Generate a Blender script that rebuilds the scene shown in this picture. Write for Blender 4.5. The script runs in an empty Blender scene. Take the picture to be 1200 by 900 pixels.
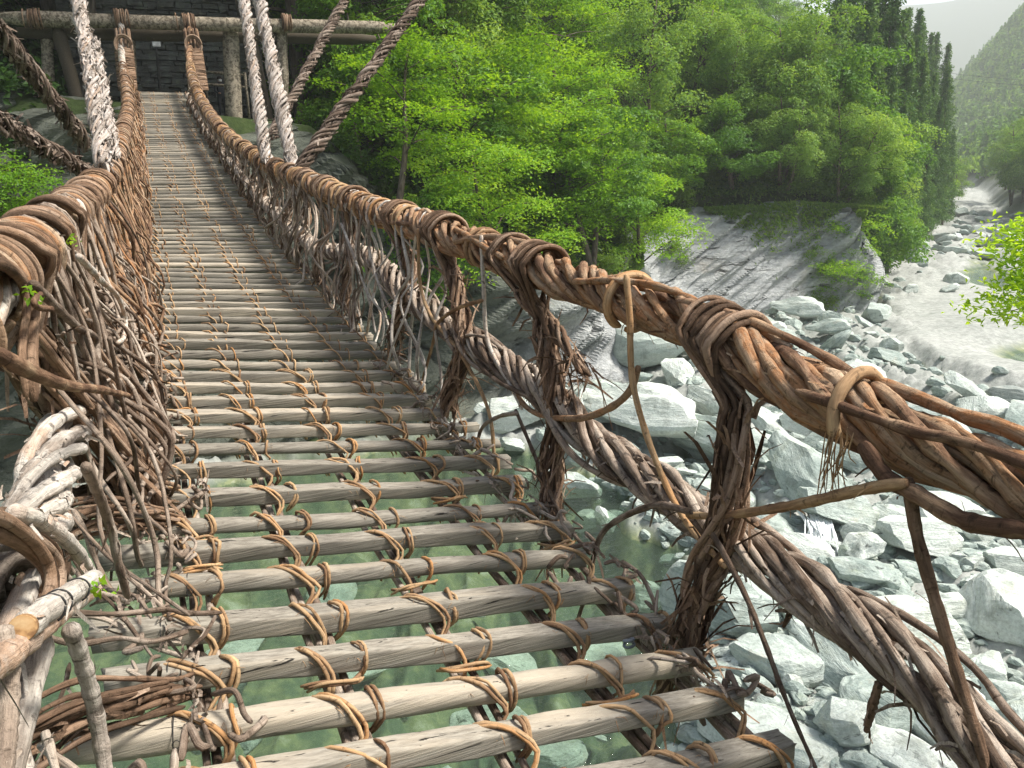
import bpy, math
import numpy as np
from mathutils import Matrix, Vector
rng = np.random.default_rng(11)
SC = bpy.context.scene
COL = SC.collection
PI = math.pi
A = np.array

# ------------------------------------------------------------------ camera maths
F_PX, PIT, YAW, ROLL = 950.0, math.radians(15.7), math.radians(23.0), math.radians(-1.2)
fx = A([math.sin(YAW)*math.cos(PIT), math.cos(YAW)*math.cos(PIT), -math.sin(PIT)])
_r = A([math.cos(YAW), -math.sin(YAW), 0.0]); _u = np.cross(_r, fx)
r2 = math.cos(ROLL)*_r + math.sin(ROLL)*_u
u2 = -math.sin(ROLL)*_r + math.cos(ROLL)*_u
def ray(px, py): return fx + r2*(px-600)/F_PX - u2*(py-450)/F_PX
def atX(px, py, X): v = ray(px, py); return v*X/v[0]
def atY(px, py, Y): v = ray(px, py); return v*Y/v[1]
def atZ(px, py, Z): v = ray(px, py); return v*Z/v[2]
def project(P):
    P = np.asarray(P, float); d = P@fx
    return 600+F_PX*(P@r2)/d, 450-F_PX*(P@u2)/d, d

# ------------------------------------------------------------------ noise
def _hash(ix, iy, iz, seed):
    n = (ix*374761393 + iy*668265263 + iz*2147483647 + seed*974711) & 0xFFFFFFFF
    n = ((n ^ (n >> 13))*1274126177) & 0xFFFFFFFF
    n = ((n ^ (n >> 16))*2246822519) & 0xFFFFFFFF
    return ((n ^ (n >> 15)) & 0xFFFFFF)/float(0xFFFFFF)
def vnoise(P, seed=0):
    P = np.asarray(P, float); i = np.floor(P).astype(np.int64); f = P-i
    f = f*f*(3-2*f); out = 0
    for dx in (0, 1):
        for dy in (0, 1):
            for dz in (0, 1):
                w = (f[..., 0] if dx else 1-f[..., 0])*(f[..., 1] if dy else 1-f[..., 1])*(f[..., 2] if dz else 1-f[..., 2])
                out = out + w*_hash(i[..., 0]+dx, i[..., 1]+dy, i[..., 2]+dz, seed)
    return out*2-1
def fbm(P, oct=4, seed=0, gain=.5):
    P = np.asarray(P, float); a, s, tot = 1., 0., 0.
    for k in range(oct):
        s = s + a*vnoise(P*(2.03**k)+k*17.3, seed+k); tot += a; a *= gain
    return s/tot
def P2(x, y, z=0.0):
    x, y = np.broadcast_arrays(x, y); return np.stack([x, y, np.full(x.shape, z)], -1)
def smooth(a, b, x):
    t = np.clip((x-a)/(b-a), 0, 1); return t*t*(3-2*t)
def wob(n, amp, freq, L=1.0):          # smooth random 1-D curve
    t = np.linspace(0, L, n); o = np.zeros(n)
    for k in range(3):
        o += math.pow(.6, k)*np.sin(2*PI*(freq*(1.7**k)*t*rng.uniform(.8, 1.2)+rng.random()))
    return o*amp/1.6

# ------------------------------------------------------------------ mesh collecting
class MB:
    def __init__(s): s.v = []; s.q = []; s.rn = []; s.tc = []; s.n = 0; s.t = []
    def add(s, v, q, rn=0.5, tc=None, tris=None):
        v = np.asarray(v, float).reshape(-1, 3)
        s.v.append(v)
        if q is not None and len(q): s.q.append(np.asarray(q, np.int64)+s.n)
        if tris is not None and len(tris): s.t.append(np.asarray(tris, np.int64)+s.n)
        s.rn.append(np.broadcast_to(np.asarray(rn, float), (len(v),)))
        s.tc.append(v if tc is None else tc)
        s.n += len(v)
    def tube(s, path, rad, k=8, rn=None, cap=True, flat=1.0, rough=0.0):
        path = np.asarray(path, float); n = len(path)
        rad = np.broadcast_to(np.asarray(rad, float), (n,)).copy()
        if rn is None: rn = rng.random()
        T = np.gradient(path, axis=0); L = np.linalg.norm(T, axis=1, keepdims=True); T = T/np.maximum(L, 1e-9)
        N = np.empty_like(T); a = A([0, 0, 1.]) if abs(T[0, 2]) < .8 else A([1., 0, 0])
        c = np.cross(T[0], a); c /= np.linalg.norm(c)+1e-12
        for i in range(n):
            c = c-T[i]*(c@T[i]); c = c/(math.sqrt(c@c)+1e-12); N[i] = c
        B = np.cross(T, N)
        if rough: rad = rad*(1+rough*wob(n, 1, n*.12))
        if cap: rad[0] *= .7; rad[-1] *= .6
        an = np.arange(k)*2*PI/k
        ca, sa = np.cos(an), np.sin(an)*flat
        V = path[:, None]+rad[:, None, None]*(N[:, None]*ca[None, :, None]+B[:, None]*sa[None, :, None])
        ln = np.concatenate([[0], np.cumsum(np.linalg.norm(np.diff(path, axis=0), axis=1))])+rng.random()*50
        tc = np.stack([rad[:, None]*ca, rad[:, None]*sa, np.repeat(ln[:, None], k, 1)], -1).reshape(-1, 3)
        i = np.arange(n-1)[:, None]*k; j = np.arange(k)[None]
        q = np.stack([i+j, i+(j+1) % k, i+k+(j+1) % k, i+k+j], -1).reshape(-1, 4)
        V = V.reshape(-1, 3); m = len(V)
        tr = None
        if cap:
            V = np.vstack([V, path[0]-T[0]*rad[0]*.3, path[-1]+T[-1]*rad[-1]*.3]); tc = np.vstack([tc, tc[0], tc[-1]])
            jj = np.arange(k)
            tr = np.vstack([np.stack([(jj+1) % k, jj, np.full(k, m)], -1),
                            np.stack([m-k+jj, m-k+(jj+1) % k, np.full(k, m+1)], -1)])
        s.add(V, q, rn, tc, tr)
    def strip(s, path, w, side, rn=None):       # thin curled flake of bark
        path = np.asarray(path); n = len(path); w = np.broadcast_to(w, (n,))
        V = np.stack([path-side*w[:, None], path+side*w[:, None]], 1).reshape(-1, 3)
        q = [[2*i, 2*i+1, 2*i+3, 2*i+2] for i in range(n-1)]
        s.add(V, q, rng.random() if rn is None else rn, V+rng.random()*20)
    def build(s, name, mat, parent=None, smoothf=True, L=None):
        if not s.v:
            return None
        me = bpy.data.meshes.new(name)
        V = np.vstack(s.v); Q = np.vstack(s.q) if s.q else np.zeros((0, 4), np.int64)
        Tt = np.vstack(s.t) if s.t else np.zeros((0, 3), np.int64)
        me.vertices.add(len(V)); me.vertices.foreach_set('co', V.astype(np.float32).ravel())
        nl = Q.size+Tt.size; me.loops.add(nl)
        me.loops.foreach_set('vertex_index', np.concatenate([Q.ravel(), Tt.ravel()]).astype(np.int32))
        npoly = len(Q)+len(Tt); me.polygons.add(npoly)
        st = np.concatenate([np.arange(len(Q))*4, Q.size+np.arange(len(Tt))*3]).astype(np.int32)
        me.polygons.foreach_set('loop_start', st)
        me.polygons.foreach_set('use_smooth', np.full(npoly, smoothf))
        a = me.attributes.new('rnd', 'FLOAT', 'POINT'); a.data.foreach_set('value', np.concatenate(s.rn).astype(np.float32))
        a = me.attributes.new('tc', 'FLOAT_VECTOR', 'POINT'); a.data.foreach_set('vector', np.vstack(s.tc).astype(np.float32).ravel())
        me.update(calc_edges=True); me.validate()
        if mat: me.materials.append(mat)
        return link(name, me, parent, L)
def link(name, me, parent=None, L=None):
    o = bpy.data.objects.new(name, me); COL.objects.link(o)
    if parent:
        o.parent = parent
        if L is None: L = parent.get('_base')
        if L is not None: o.matrix_parent_inverse = Matrix.Translation(-Vector(list(L)))
    return o
def tag(o, label=None, cat=None, group=None, kind=None):
    for k, v in (('label', label), ('category', cat), ('group', group), ('kind', kind)):
        if v: o[k] = v
    return o
def empty(name, loc=(0, 0, 0), world=False):
    o = bpy.data.objects.new(name, None); COL.objects.link(o); o.location = loc; o.empty_display_size = .2
    if world: o['_base'] = list(map(float, loc))
    return o
def spline(pts, n):                           # Catmull-Rom through points, n samples
    P = np.asarray(pts, float)
    if len(P) == 2: return P[0]+(P[1]-P[0])*np.linspace(0, 1, n)[:, None]
    P = np.vstack([2*P[0]-P[1], P, 2*P[-1]-P[-2]])
    d = np.linalg.norm(np.diff(P[1:-1], axis=0), axis=1); t = np.concatenate([[0], np.cumsum(d)]); t /= t[-1]
    x = np.linspace(0, 1, n); i = np.clip(np.searchsorted(t, x, 'right')-1, 0, len(d)-1)
    f = ((x-t[i])/(t[i+1]-t[i]))[:, None]
    p0, p1, p2, p3 = P[i], P[i+1], P[i+2], P[i+3]
    return .5*((2*p1)+(-p0+p2)*f+(2*p0-5*p1+4*p2-p3)*f*f+(-p0+3*p1-3*p2+p3)*f**3)
def frames(path):
    T = np.gradient(path, axis=0); T /= np.linalg.norm(T, axis=1, keepdims=True)+1e-12
    N = np.empty_like(T); a = A([0, 0, 1.]) if abs(T[0, 2]) < .9 else A([1., 0, 0]); c = a-T[0]*(a@T[0])
    for i in range(len(T)):
        c = c-T[i]*(c@T[i]); c = c/(math.sqrt(c@c)+1e-12); N[i] = c
    return T, N, np.cross(T, N)

# ------------------------------------------------------------------ materials
class NT:
    def __init__(s, name):
        s.m = bpy.data.materials.new(name); s.m.use_nodes = True; s.t = s.m.node_tree; s.t.nodes.clear()
        s.out = s.n('ShaderNodeOutputMaterial')
    def n(s, ty, **kw):
        x = s.t.nodes.new(ty)
        for k, v in kw.items():
            if k.startswith('i_'):
                k = k[2:]; k = int(k) if k.isdigit() else k.replace('_', ' ')
                if hasattr(v, 'links') or isinstance(v, bpy.types.NodeSocket): s.t.links.new(v, x.inputs[k])
                else: x.inputs[k].default_value = v
            else: setattr(x, k, v)
        return x
    def attr(s, nm): return s.n('ShaderNodeAttribute', attribute_name=nm)
    def noise(s, vec, scale, detail=4, rough=.55, dist=0):
        x = s.n('ShaderNodeTexNoise', i_Scale=scale, i_Detail=detail, i_Roughness=rough, i_Distortion=dist)
        s.t.links.new(vec, x.inputs['Vector']); return x.outputs['Fac']
    def mapv(s, vec, sc, rot=(0, 0, 0)):
        x = s.n('ShaderNodeMapping'); s.t.links.new(vec, x.inputs['Vector']); x.inputs['Scale'].default_value = sc
        x.inputs['Rotation'].default_value = rot; return x.outputs[0]
    def ramp(s, fac, stops, interp='LINEAR'):
        x = s.n('ShaderNodeValToRGB'); s.t.links.new(fac, x.inputs[0]); e = x.color_ramp.elements
        x.color_ramp.interpolation = interp
        while len(e) < len(stops): e.new(.5)
        for el, (p, c) in zip(e, stops):
            el.position = p; el.color = (c[0], c[1], c[2], 1) if not isinstance(c, (int, float)) else (c, c, c, 1)
        return x.outputs[0]
    def mix(s, a, b, fac, mode='MIX'):
        x = s.n('ShaderNodeMix', data_type='RGBA', blend_type=mode)
        for k, v in ((0, fac), (6, a), (7, b)):
            if isinstance(v, bpy.types.NodeSocket): s.t.links.new(v, x.inputs[k])
            else: x.inputs[k].default_value = v if k == 0 else (*v, 1)
        return x.outputs[2]
    def math(s, op, a, b=0.0):
        x = s.n('ShaderNodeMath', operation=op)
        for k, v in ((0, a), (1, b)):
            if isinstance(v, bpy.types.NodeSocket): s.t.links.new(v, x.inputs[k])
            else: x.inputs[k].default_value = v
        return x.outputs[0]
    def bump(s, h, st=.5, d=.01, normal=None):
        x = s.n('ShaderNodeBump', i_Strength=st, i_Distance=d, i_Height=h)
        if normal is not None: s.t.links.new(normal, x.inputs['Normal'])
        return x.outputs[0]
    def pbsdf(s, col, rough=.8, normal=None, spec=.3):
        x = s.n('ShaderNodeBsdfPrincipled'); x.inputs['Specular IOR Level'].default_value = spec
        for k, v in (('Base Color', col), ('Roughness', rough)):
            if isinstance(v, bpy.types.NodeSocket): s.t.links.new(v, x.inputs[k])
            else: x.inputs[k].default_value = (*v, 1) if k == 'Base Color' else v
        if normal is not None: s.t.links.new(normal, x.inputs['Normal'])
        s.t.links.new(x.outputs[0], s.out.inputs[0]); return x

def bark(name, stops, dark=.45, bumpd=.005, peel=(.62, .5, .4), peelamt=.5):
    t = NT(name); tc = t.attr('tc').outputs['Vector']; rn = t.attr('rnd').outputs['Fac']
    st = t.noise(t.mapv(tc, (120, 120, 6)), 1, 6, .72)
    blot = t.noise(t.mapv(tc, (14, 14, 5)), 1, 4, .6)
    ck = t.noise(t.mapv(tc, (25, 25, 42)), 1, 5, .7, .6)
    var = t.math('ADD', rn, t.math('MULTIPLY', t.math('SUBTRACT', blot, .5), 1.9))
    c = t.ramp(var, stops)
    c = t.mix(c, peel, t.math('MULTIPLY', t.ramp(blot, [(.5, 0), (.66, 1)]), peelamt))
    c = t.mix(c, (.035, .024, .016), t.math('MULTIPLY', t.ramp(ck, [(.32, 1), (.45, 0)]), .75))
    c = t.mix(c, t.ramp(st, [(.28, dark*.85), (.47, .9), (.7, 1.3)]), 1.0, 'MULTIPLY')
    h = t.math('ADD', t.math('MULTIPLY', st, .6), t.math('MULTIPLY', ck, .7))
    t.pbsdf(c, .9, t.bump(h, 1.0, bumpd*2.2), .1); return t.m

M = {}
M['rail'] = bark('vine_bark_tan', [(0, (.13, .075, .048)), (.28, (.25, .15, .092)), (.5, (.36, .245, .155)), (.7, (.32, .155, .07)), (1, (.46, .34, .235))], peel=(.46, .33, .21), peelamt=.35)
M['orange'] = bark('vine_bark_orange', [(0, (.22, .13, .075)), (.4, (.38, .245, .135)), (.7, (.46, .31, .175)), (1, (.40, .20, .08))], dark=.55, bumpd=.002, peel=(.52, .38, .22), peelamt=.3)
M['grey'] = bark('vine_bark_grey', [(0, (.12, .085, .062)), (.35, (.22, .165, .125)), (.65, (.33, .262, .205)), (1, (.45, .38, .31))], peel=(.5, .43, .36), peelamt=.4)
M['brown'] = bark('vine_bark_brown', [(0, (.09, .058, .038)), (.4, (.19, .12, .078)), (.7, (.28, .18, .115)), (1, (.37, .265, .19))], peel=(.36, .26, .19), peelamt=.35)
M['pale'] = bark('vine_bark_pale', [(0, (.32, .27, .225)), (.4, (.5, .45, .39)), (.7, (.62, .57, .5)), (1, (.44, .28, .18))], dark=.6, peel=(.68, .63, .56), peelamt=.5)
M['white'] = bark('vine_bark_sunlit', [(0, (.26, .215, .18)), (.4, (.42, .37, .325)), (.8, (.55, .49, .445)), (1, (.38, .28, .21))], dark=.5, peel=(.58, .53, .48), peelamt=.5)  # pale stay rope bark, sunlight painted into the colour
M['shaderope'] = bark('rope_bark_shaded', [(0, (.07, .05, .038)), (.5, (.17, .125, .095)), (1, (.3, .24, .195))], peel=(.4, .35, .3), peelamt=.3)  # dark stay rope bark, shade of the trees painted into the colour

def wood(name, base, dark):
    t = NT(name); tc = t.attr('tc').outputs['Vector']; rn = t.attr('rnd').outputs['Fac']
    g = t.noise(t.mapv(tc, (2.2, 95, 95)), 1, 6, .7, .3)
    g2 = t.noise(t.mapv(tc, (.7, 9, 9)), 1, 4, .6, .8)
    ck = t.noise(t.mapv(tc, (1.6, 60, 60)), 1, 4, .65, .5)
    bl = t.noise(tc, 3.2, 4, .6)
    c = t.mix(base, dark, t.ramp(g, [(.35, 1), (.62, 0)]))
    c = t.mix(c, (.40, .345, .265), t.math('MULTIPLY', t.ramp(t.math('ADD', g2, t.math('MULTIPLY', t.math('SUBTRACT', rn, .5), .35)), [(.52, 0), (.72, 1)]), .75))
    c = t.mix(c, (.13, .115, .1), t.math('MULTIPLY', t.ramp(bl, [(.55, 0), (.75, 1)]), .5))
    c = t.mix(c, (.02, .018, .015), t.ramp(ck, [(.335, 1), (.375, 0)]))
    c = t.mix(c, t.ramp(rn, [(0, .68), (1, 1.12)]), 1.0, 'MULTIPLY')
    h = t.math('ADD', g, t.math('MULTIPLY', ck, .6))
    t.pbsdf(c, .85, t.bump(h, .8, .006), .2); return t.m
M['plank'] = wood('weathered_plank', (.325, .30, .25), (.165, .147, .118))
M['log'] = wood('old_log', (.12, .098, .068), (.055, .045, .032))

def leafmat(name, c0, c1, c2, trans=.45, gloss=.5):
    t = NT(name); rn = t.attr('rnd').outputs['Fac']; oi = t.n('ShaderNodeObjectInfo')
    v = t.math('ADD', t.math('MULTIPLY', rn, .7), t.math('MULTIPLY', oi.outputs['Random'], .3))
    c = t.ramp(v, [(.08, c0), (.5, c1), (.95, c2)])
    d = t.n('ShaderNodeBsdfPrincipled', i_Roughness=gloss); d.inputs['Specular IOR Level'].default_value = .25
    t.t.links.new(c, d.inputs['Base Color'])
    tr = t.n('ShaderNodeBsdfTranslucent')
    t.t.links.new(t.mix(c, (1.5, 1.25, .5), 1.0, 'MULTIPLY'), tr.inputs[0])
    mx = t.n('ShaderNodeMixShader', i_0=trans); t.t.links.new(d.outputs[0], mx.inputs[1]); t.t.links.new(tr.outputs[0], mx.inputs[2])
    t.t.links.new(mx.outputs[0], t.out.inputs[0]); return t.m
M['maple'] = leafmat('maple_leaf', (.075, .18, .016), (.175, .365, .024), (.33, .52, .04), .5)
M['broad'] = leafmat('broad_leaf', (.045, .125, .018), (.115, .26, .03), (.24, .41, .05), .45)
M['fine'] = leafmat('fine_leaf', (.085, .18, .045), (.17, .32, .065), (.29, .45, .09), .45)
M['conifer'] = leafmat('conifer_needles', (.033, .09, .028), (.08, .18, .045), (.18, .31, .07), .3)
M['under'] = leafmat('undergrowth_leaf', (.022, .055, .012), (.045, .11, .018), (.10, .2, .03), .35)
M['sprig'] = leafmat('fresh_leaf', (.16, .34, .02), (.30, .52, .03), (.45, .65, .06), .55)
M['grassy'] = leafmat('bank_grass', (.07, .15, .02), (.12, .23, .03), (.2, .31, .06), .4)
t = NT('tree_bark'); tc = t.attr('tc').outputs['Vector']
g = t.noise(t.mapv(tc, (9, 9, 2)), 1, 5, .65)
t.pbsdf(t.ramp(g, [(.3, (.045, .035, .026)), (.55, (.13, .105, .08)), (.8, (.23, .2, .165))]), .9, t.bump(g, .8, .03), .15); M['trunk'] = t.m

def rock(name, cols, sc=1.0, moss=0.0):
    t = NT(name); g = t.n('ShaderNodeNewGeometry'); tex = t.n('ShaderNodeTexCoord').outputs['Object']; oi = t.n('ShaderNodeObjectInfo')
    off = t.n('ShaderNodeVectorMath', operation='ADD'); t.t.links.new(tex, off.inputs[0]); t.t.links.new(oi.outputs['Location'], off.inputs[1])
    p = off.outputs[0]
    ly = t.noise(t.mapv(tex, (1.2*sc, 1.6*sc, 11*sc)), 1, 6, .65, .6)
    b = t.noise(p, 1.7*sc, 6, .62)
    wp = g.outputs['Position']
    f = t.noise(wp, 15*sc, 6, .72)
    st = t.noise(wp, 1.5*sc, 6, .68, .3)
    ck = t.noise(t.mapv(tex, (2.0*sc, 3*sc, 9*sc)), 1, 4, .6, 1.2)
    v = t.math('ADD', t.math('MULTIPLY', ly, .55), t.math('MULTIPLY', b, .45))
    v = t.math('ADD', v, t.math('MULTIPLY', t.math('SUBTRACT', oi.outputs['Random'], .5), .3))
    c = t.ramp(v, cols)
    c = t.mix(c, t.ramp(f, [(.3, .7), (.5, .98), (.72, 1.15)]), 1.0, 'MULTIPLY')
    c = t.mix(c, (.17, .19, .165), t.math('MULTIPLY', t.ramp(st, [(.5, 0), (.68, 1)]), .6))
    c = t.mix(c, (.44, .38, .29), t.math('MULTIPLY', t.ramp(st, [(.3, 1), (.4, 0)]), .35))
    c = t.mix(c, (.07, .08, .075), t.ramp(ck, [(.30, .9), (.37, 0)]))
    if moss: c = t.mix(c, (.14, .17, .06), t.math('MULTIPLY', t.ramp(b, [(.55, 0), (.7, 1)]), moss))
    h = t.math('ADD', t.math('MULTIPLY', ly, 1.0), t.math('ADD', t.math('MULTIPLY', ck, .5), t.math('MULTIPLY', f, .25)))
    t.pbsdf(c, .85, t.bump(h, .9, .09/sc), .25); return t.m
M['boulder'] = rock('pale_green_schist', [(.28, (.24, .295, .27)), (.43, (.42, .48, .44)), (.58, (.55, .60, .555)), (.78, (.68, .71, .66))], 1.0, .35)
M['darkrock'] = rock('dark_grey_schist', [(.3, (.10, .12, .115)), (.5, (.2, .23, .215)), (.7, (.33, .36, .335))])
t = NT('cliff_schist'); tc = t.attr('tc').outputs['Vector']; rn = t.attr('rnd').outputs['Fac']
ly = t.noise(t.mapv(tc, (.35, 2.6, 2.6), (0, 0, .6)), 1, 7, .68, .7)
b = t.noise(tc, .35, 5, .6); f = t.noise(tc, 5, 5, .7)
ck = t.noise(t.mapv(tc, (.45, 1.5, 1), (0, 0, .75)), 1, 6, .6, .9)
v = t.math('ADD', t.math('MULTIPLY', ly, .6), t.math('MULTIPLY', b, .4))
c = t.ramp(v, [(.3, (.21, .22, .225)), (.48, (.37, .385, .385)), (.62, (.49, .50, .49)), (.8, (.6, .6, .58))])
c = t.mix(c, t.ramp(f, [(.3, .7), (.7, 1.2)]), 1.0, 'MULTIPLY')
c = t.mix(c, (.05, .055, .055), t.ramp(ck, [(.34, .95), (.385, 0)]))
c = t.mix(c, (.36, .30, .24), t.math('MULTIPLY', t.ramp(b, [(.58, 0), (.7, 1)]), .35))
c = t.mix(c, (.075, .085, .06), t.math('MULTIPLY', rn, .9))  # rnd darkens the rock as painted shade of the recess
h = t.math('ADD', t.math('MULTIPLY', ly, 1.0), t.math('MULTIPLY', f, .35))
h = t.math('ADD', h, t.math('MULTIPLY', t.ramp(ck, [(.34, 0), (.4, 1)]), .5))
t.pbsdf(c, .88, t.bump(h, 1, .25), .2); M['cliff'] = t.m

# ground: rnd = vegetation (1) .. stony bed (0)
t = NT('valley_ground'); tc = t.n('ShaderNodeNewGeometry').outputs['Position']; rn = t.attr('rnd').outputs['Fac']
b = t.noise(tc, .22, 6, .6); f = t.noise(tc, 3.0, 6, .7); ly = t.noise(t.mapv(tc, (.5, 1.6, 2), (0, 0, -.6)), 1, 6, .65, .5)
v = t.math('ADD', t.math('MULTIPLY', b, .5), t.math('MULTIPLY', ly, .5))
bed = t.ramp(v, [(.3, (.23, .25, .225)), (.46, (.315, .33, .305)), (.62, (.385, .395, .37)), (.8, (.45, .45, .43))])
bed = t.mix(bed, t.ramp(f, [(.3, .65), (.7, 1.2)]), 1.0, 'MULTIPLY')
sep = t.n('ShaderNodeSeparateXYZ'); t.t.links.new(tc, sep.inputs[0])
alg = t.ramp(t.math('ADD', sep.outputs['Z'], 12.6), [(0, 1), (1, 1)])
deep = t.n('ShaderNodeMapRange', i_1=-11.0, i_2=-11.35, i_3=0.0, i_4=1.0); t.t.links.new(sep.outputs['Z'], deep.inputs[0])
wet = t.ramp(t.noise(tc, .8, 5, .65), [(.3, (.06, .09, .06)), (.47, (.11, .145, .09)), (.58, (.2, .225, .12)), (.72, (.38, .40, .32))])
bed = t.mix(bed, wet, deep.outputs[0])
veg = t.ramp(f, [(.3, (.018, .028, .010)), (.6, (.04, .06, .018)), (.8, (.07, .075, .035))])
c = t.mix(bed, veg, rn)
t.pbsdf(c, .95, t.bump(t.math('ADD', f, t.math('MULTIPLY', ly, .5)), .6, .07), .15); M['ground'] = t.m

t = NT('green_river_water'); pos = t.n('ShaderNodeNewGeometry').outputs['Position']
w1 = t.noise(t.mapv(pos, (1.1, 2.6, 1), (0, 0, .5)), 1.6, 4, .6, .4)
w2 = t.noise(t.mapv(pos, (3, 7, 1), (0, 0, .4)), 1.6, 3, .6, .4)
nb = t.bump(t.math('ADD', w1, t.math('MULTIPLY', w2, .35)), .6, .12)
fr = t.n('ShaderNodeFresnel', i_IOR=1.33); t.t.links.new(nb, fr.inputs['Normal'])
gl = t.n('ShaderNodeBsdfGlossy', i_Roughness=.04); gl.inputs[0].default_value = (1, 1, 1, 1); t.t.links.new(nb, gl.inputs['Normal'])
tr = t.n('ShaderNodeBsdfTransparent'); tr.inputs[0].default_value = (.80, .90, .83, 1)
df = t.n('ShaderNodeBsdfDiffuse'); df.inputs[0].default_value = (.075, .10, .08, 1)
m1 = t.n('ShaderNodeMixShader', i_0=.2); t.t.links.new(tr.outputs[0], m1.inputs[1]); t.t.links.new(df.outputs[0], m1.inputs[2])
mx = t.n('ShaderNodeMixShader'); t.t.links.new(fr.outputs[0], mx.inputs[0]); t.t.links.new(m1.outputs[0], mx.inputs[1]); t.t.links.new(gl.outputs[0], mx.inputs[2])
t.t.links.new(mx.outputs[0], t.out.inputs[0]); M['water'] = t.m
def plain(name, col, rough=.7):
    t = NT(name); p = t.n('ShaderNodeTexCoord').outputs['Object']; n = t.noise(p, 12, 4, .6)
    t.pbsdf(t.mix(col, t.ramp(n, [(.3, .7), (.7, 1.2)]), 1.0, 'MULTIPLY'), rough); return t.m
M['foam'] = plain('white_water', (.85, .88, .88), .6)
M['signwhite'] = plain('sign_white', (.7, .7, .66)); M['metal'] = plain('black_metal', (.03, .03, .03), .5)
M['skin'] = plain('skin', (.5, .3, .22)); M['darkcloth'] = plain('dark_cloth', (.03, .032, .04)); M['hair'] = plain('hair', (.02, .015, .012))
M['mask'] = plain('white_cloth', (.75, .75, .75)); M['greycord'] = plain('grey_cord', (.18, .2, .22)); t = NT('cut_wood'); tp = t.attr('tc').outputs['Vector']; rg = t.noise(t.mapv(tp, (60, 60, 60)), 1, 3); t.pbsdf(t.ramp(rg, [(.35, (.2, .11, .05)), (.5, (.42, .26, .12)), (.7, (.5, .36, .2))]), .8); M['endgrain'] = t.m
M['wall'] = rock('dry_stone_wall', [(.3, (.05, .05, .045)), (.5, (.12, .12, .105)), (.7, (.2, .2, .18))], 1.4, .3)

# ------------------------------------------------------------------ terrain
BED = -11.0
FOOT = A([(-90, 46), (-40, 35), (-14, 31), (-4, 30.3), (6, 31), (13, 31.5), (20, 32.3), (25, 37), (29, 42.5), (33, 43.5), (39, 41.5), (44.3, 39.2),
          (48, 44), (58, 56), (73, 66), (95, 79), (128, 102), (176, 146), (250, 225), (400, 380), (900, 900)], float)
HC = A([9, 10, 13, 13.2, 12, 6.5, 4.6, 5.0, 6.3, 7.3, 7.6, 7.0, 5.5, 3.5, 2.5, 2, 2, 2, 2, 2, 2], float)
RF = A([(60, -60), (78, -5), (84, 30), (88, 50), (97, 64), (113, 80), (133, 99), (184, 140), (262, 215), (420, 360), (930, 870)], float)
def polydist(x, y, PL, val=None):
    best = np.full(x.shape, 1e18); sg = np.zeros(x.shape); vv = np.zeros(x.shape)
    for i in range(len(PL)-1):
        a, b = PL[i], PL[i+1]; d = b-a; L2 = d@d
        tt = np.clip(((x-a[0])*d[0]+(y-a[1])*d[1])/L2, 0, 1)
        ex, ey = x-(a[0]+tt*d[0]), y-(a[1]+tt*d[1]); q = ex*ex+ey*ey
        s = np.sign(d[0]*(y-a[1])-d[1]*(x-a[0])); m = q < best-1e-9
        best = np.where(m, q, best); sg = np.where(m, s, sg)
        if val is not None: vv = np.where(m, val[i]+tt*(val[i+1]-val[i]), vv)
    return np.sqrt(best)*sg, vv
def INS(H): return .36-.27*smooth(8.5, 11.5, np.asarray(H, float))      # the wall stands steeper by the landing
POOLY = A([5, 11, 13, 18, 23, 28, 31.]); POOLX = A([5.5, 7.6, 10.3, 12.8, 13.6, 11.8, 10.])
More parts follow.
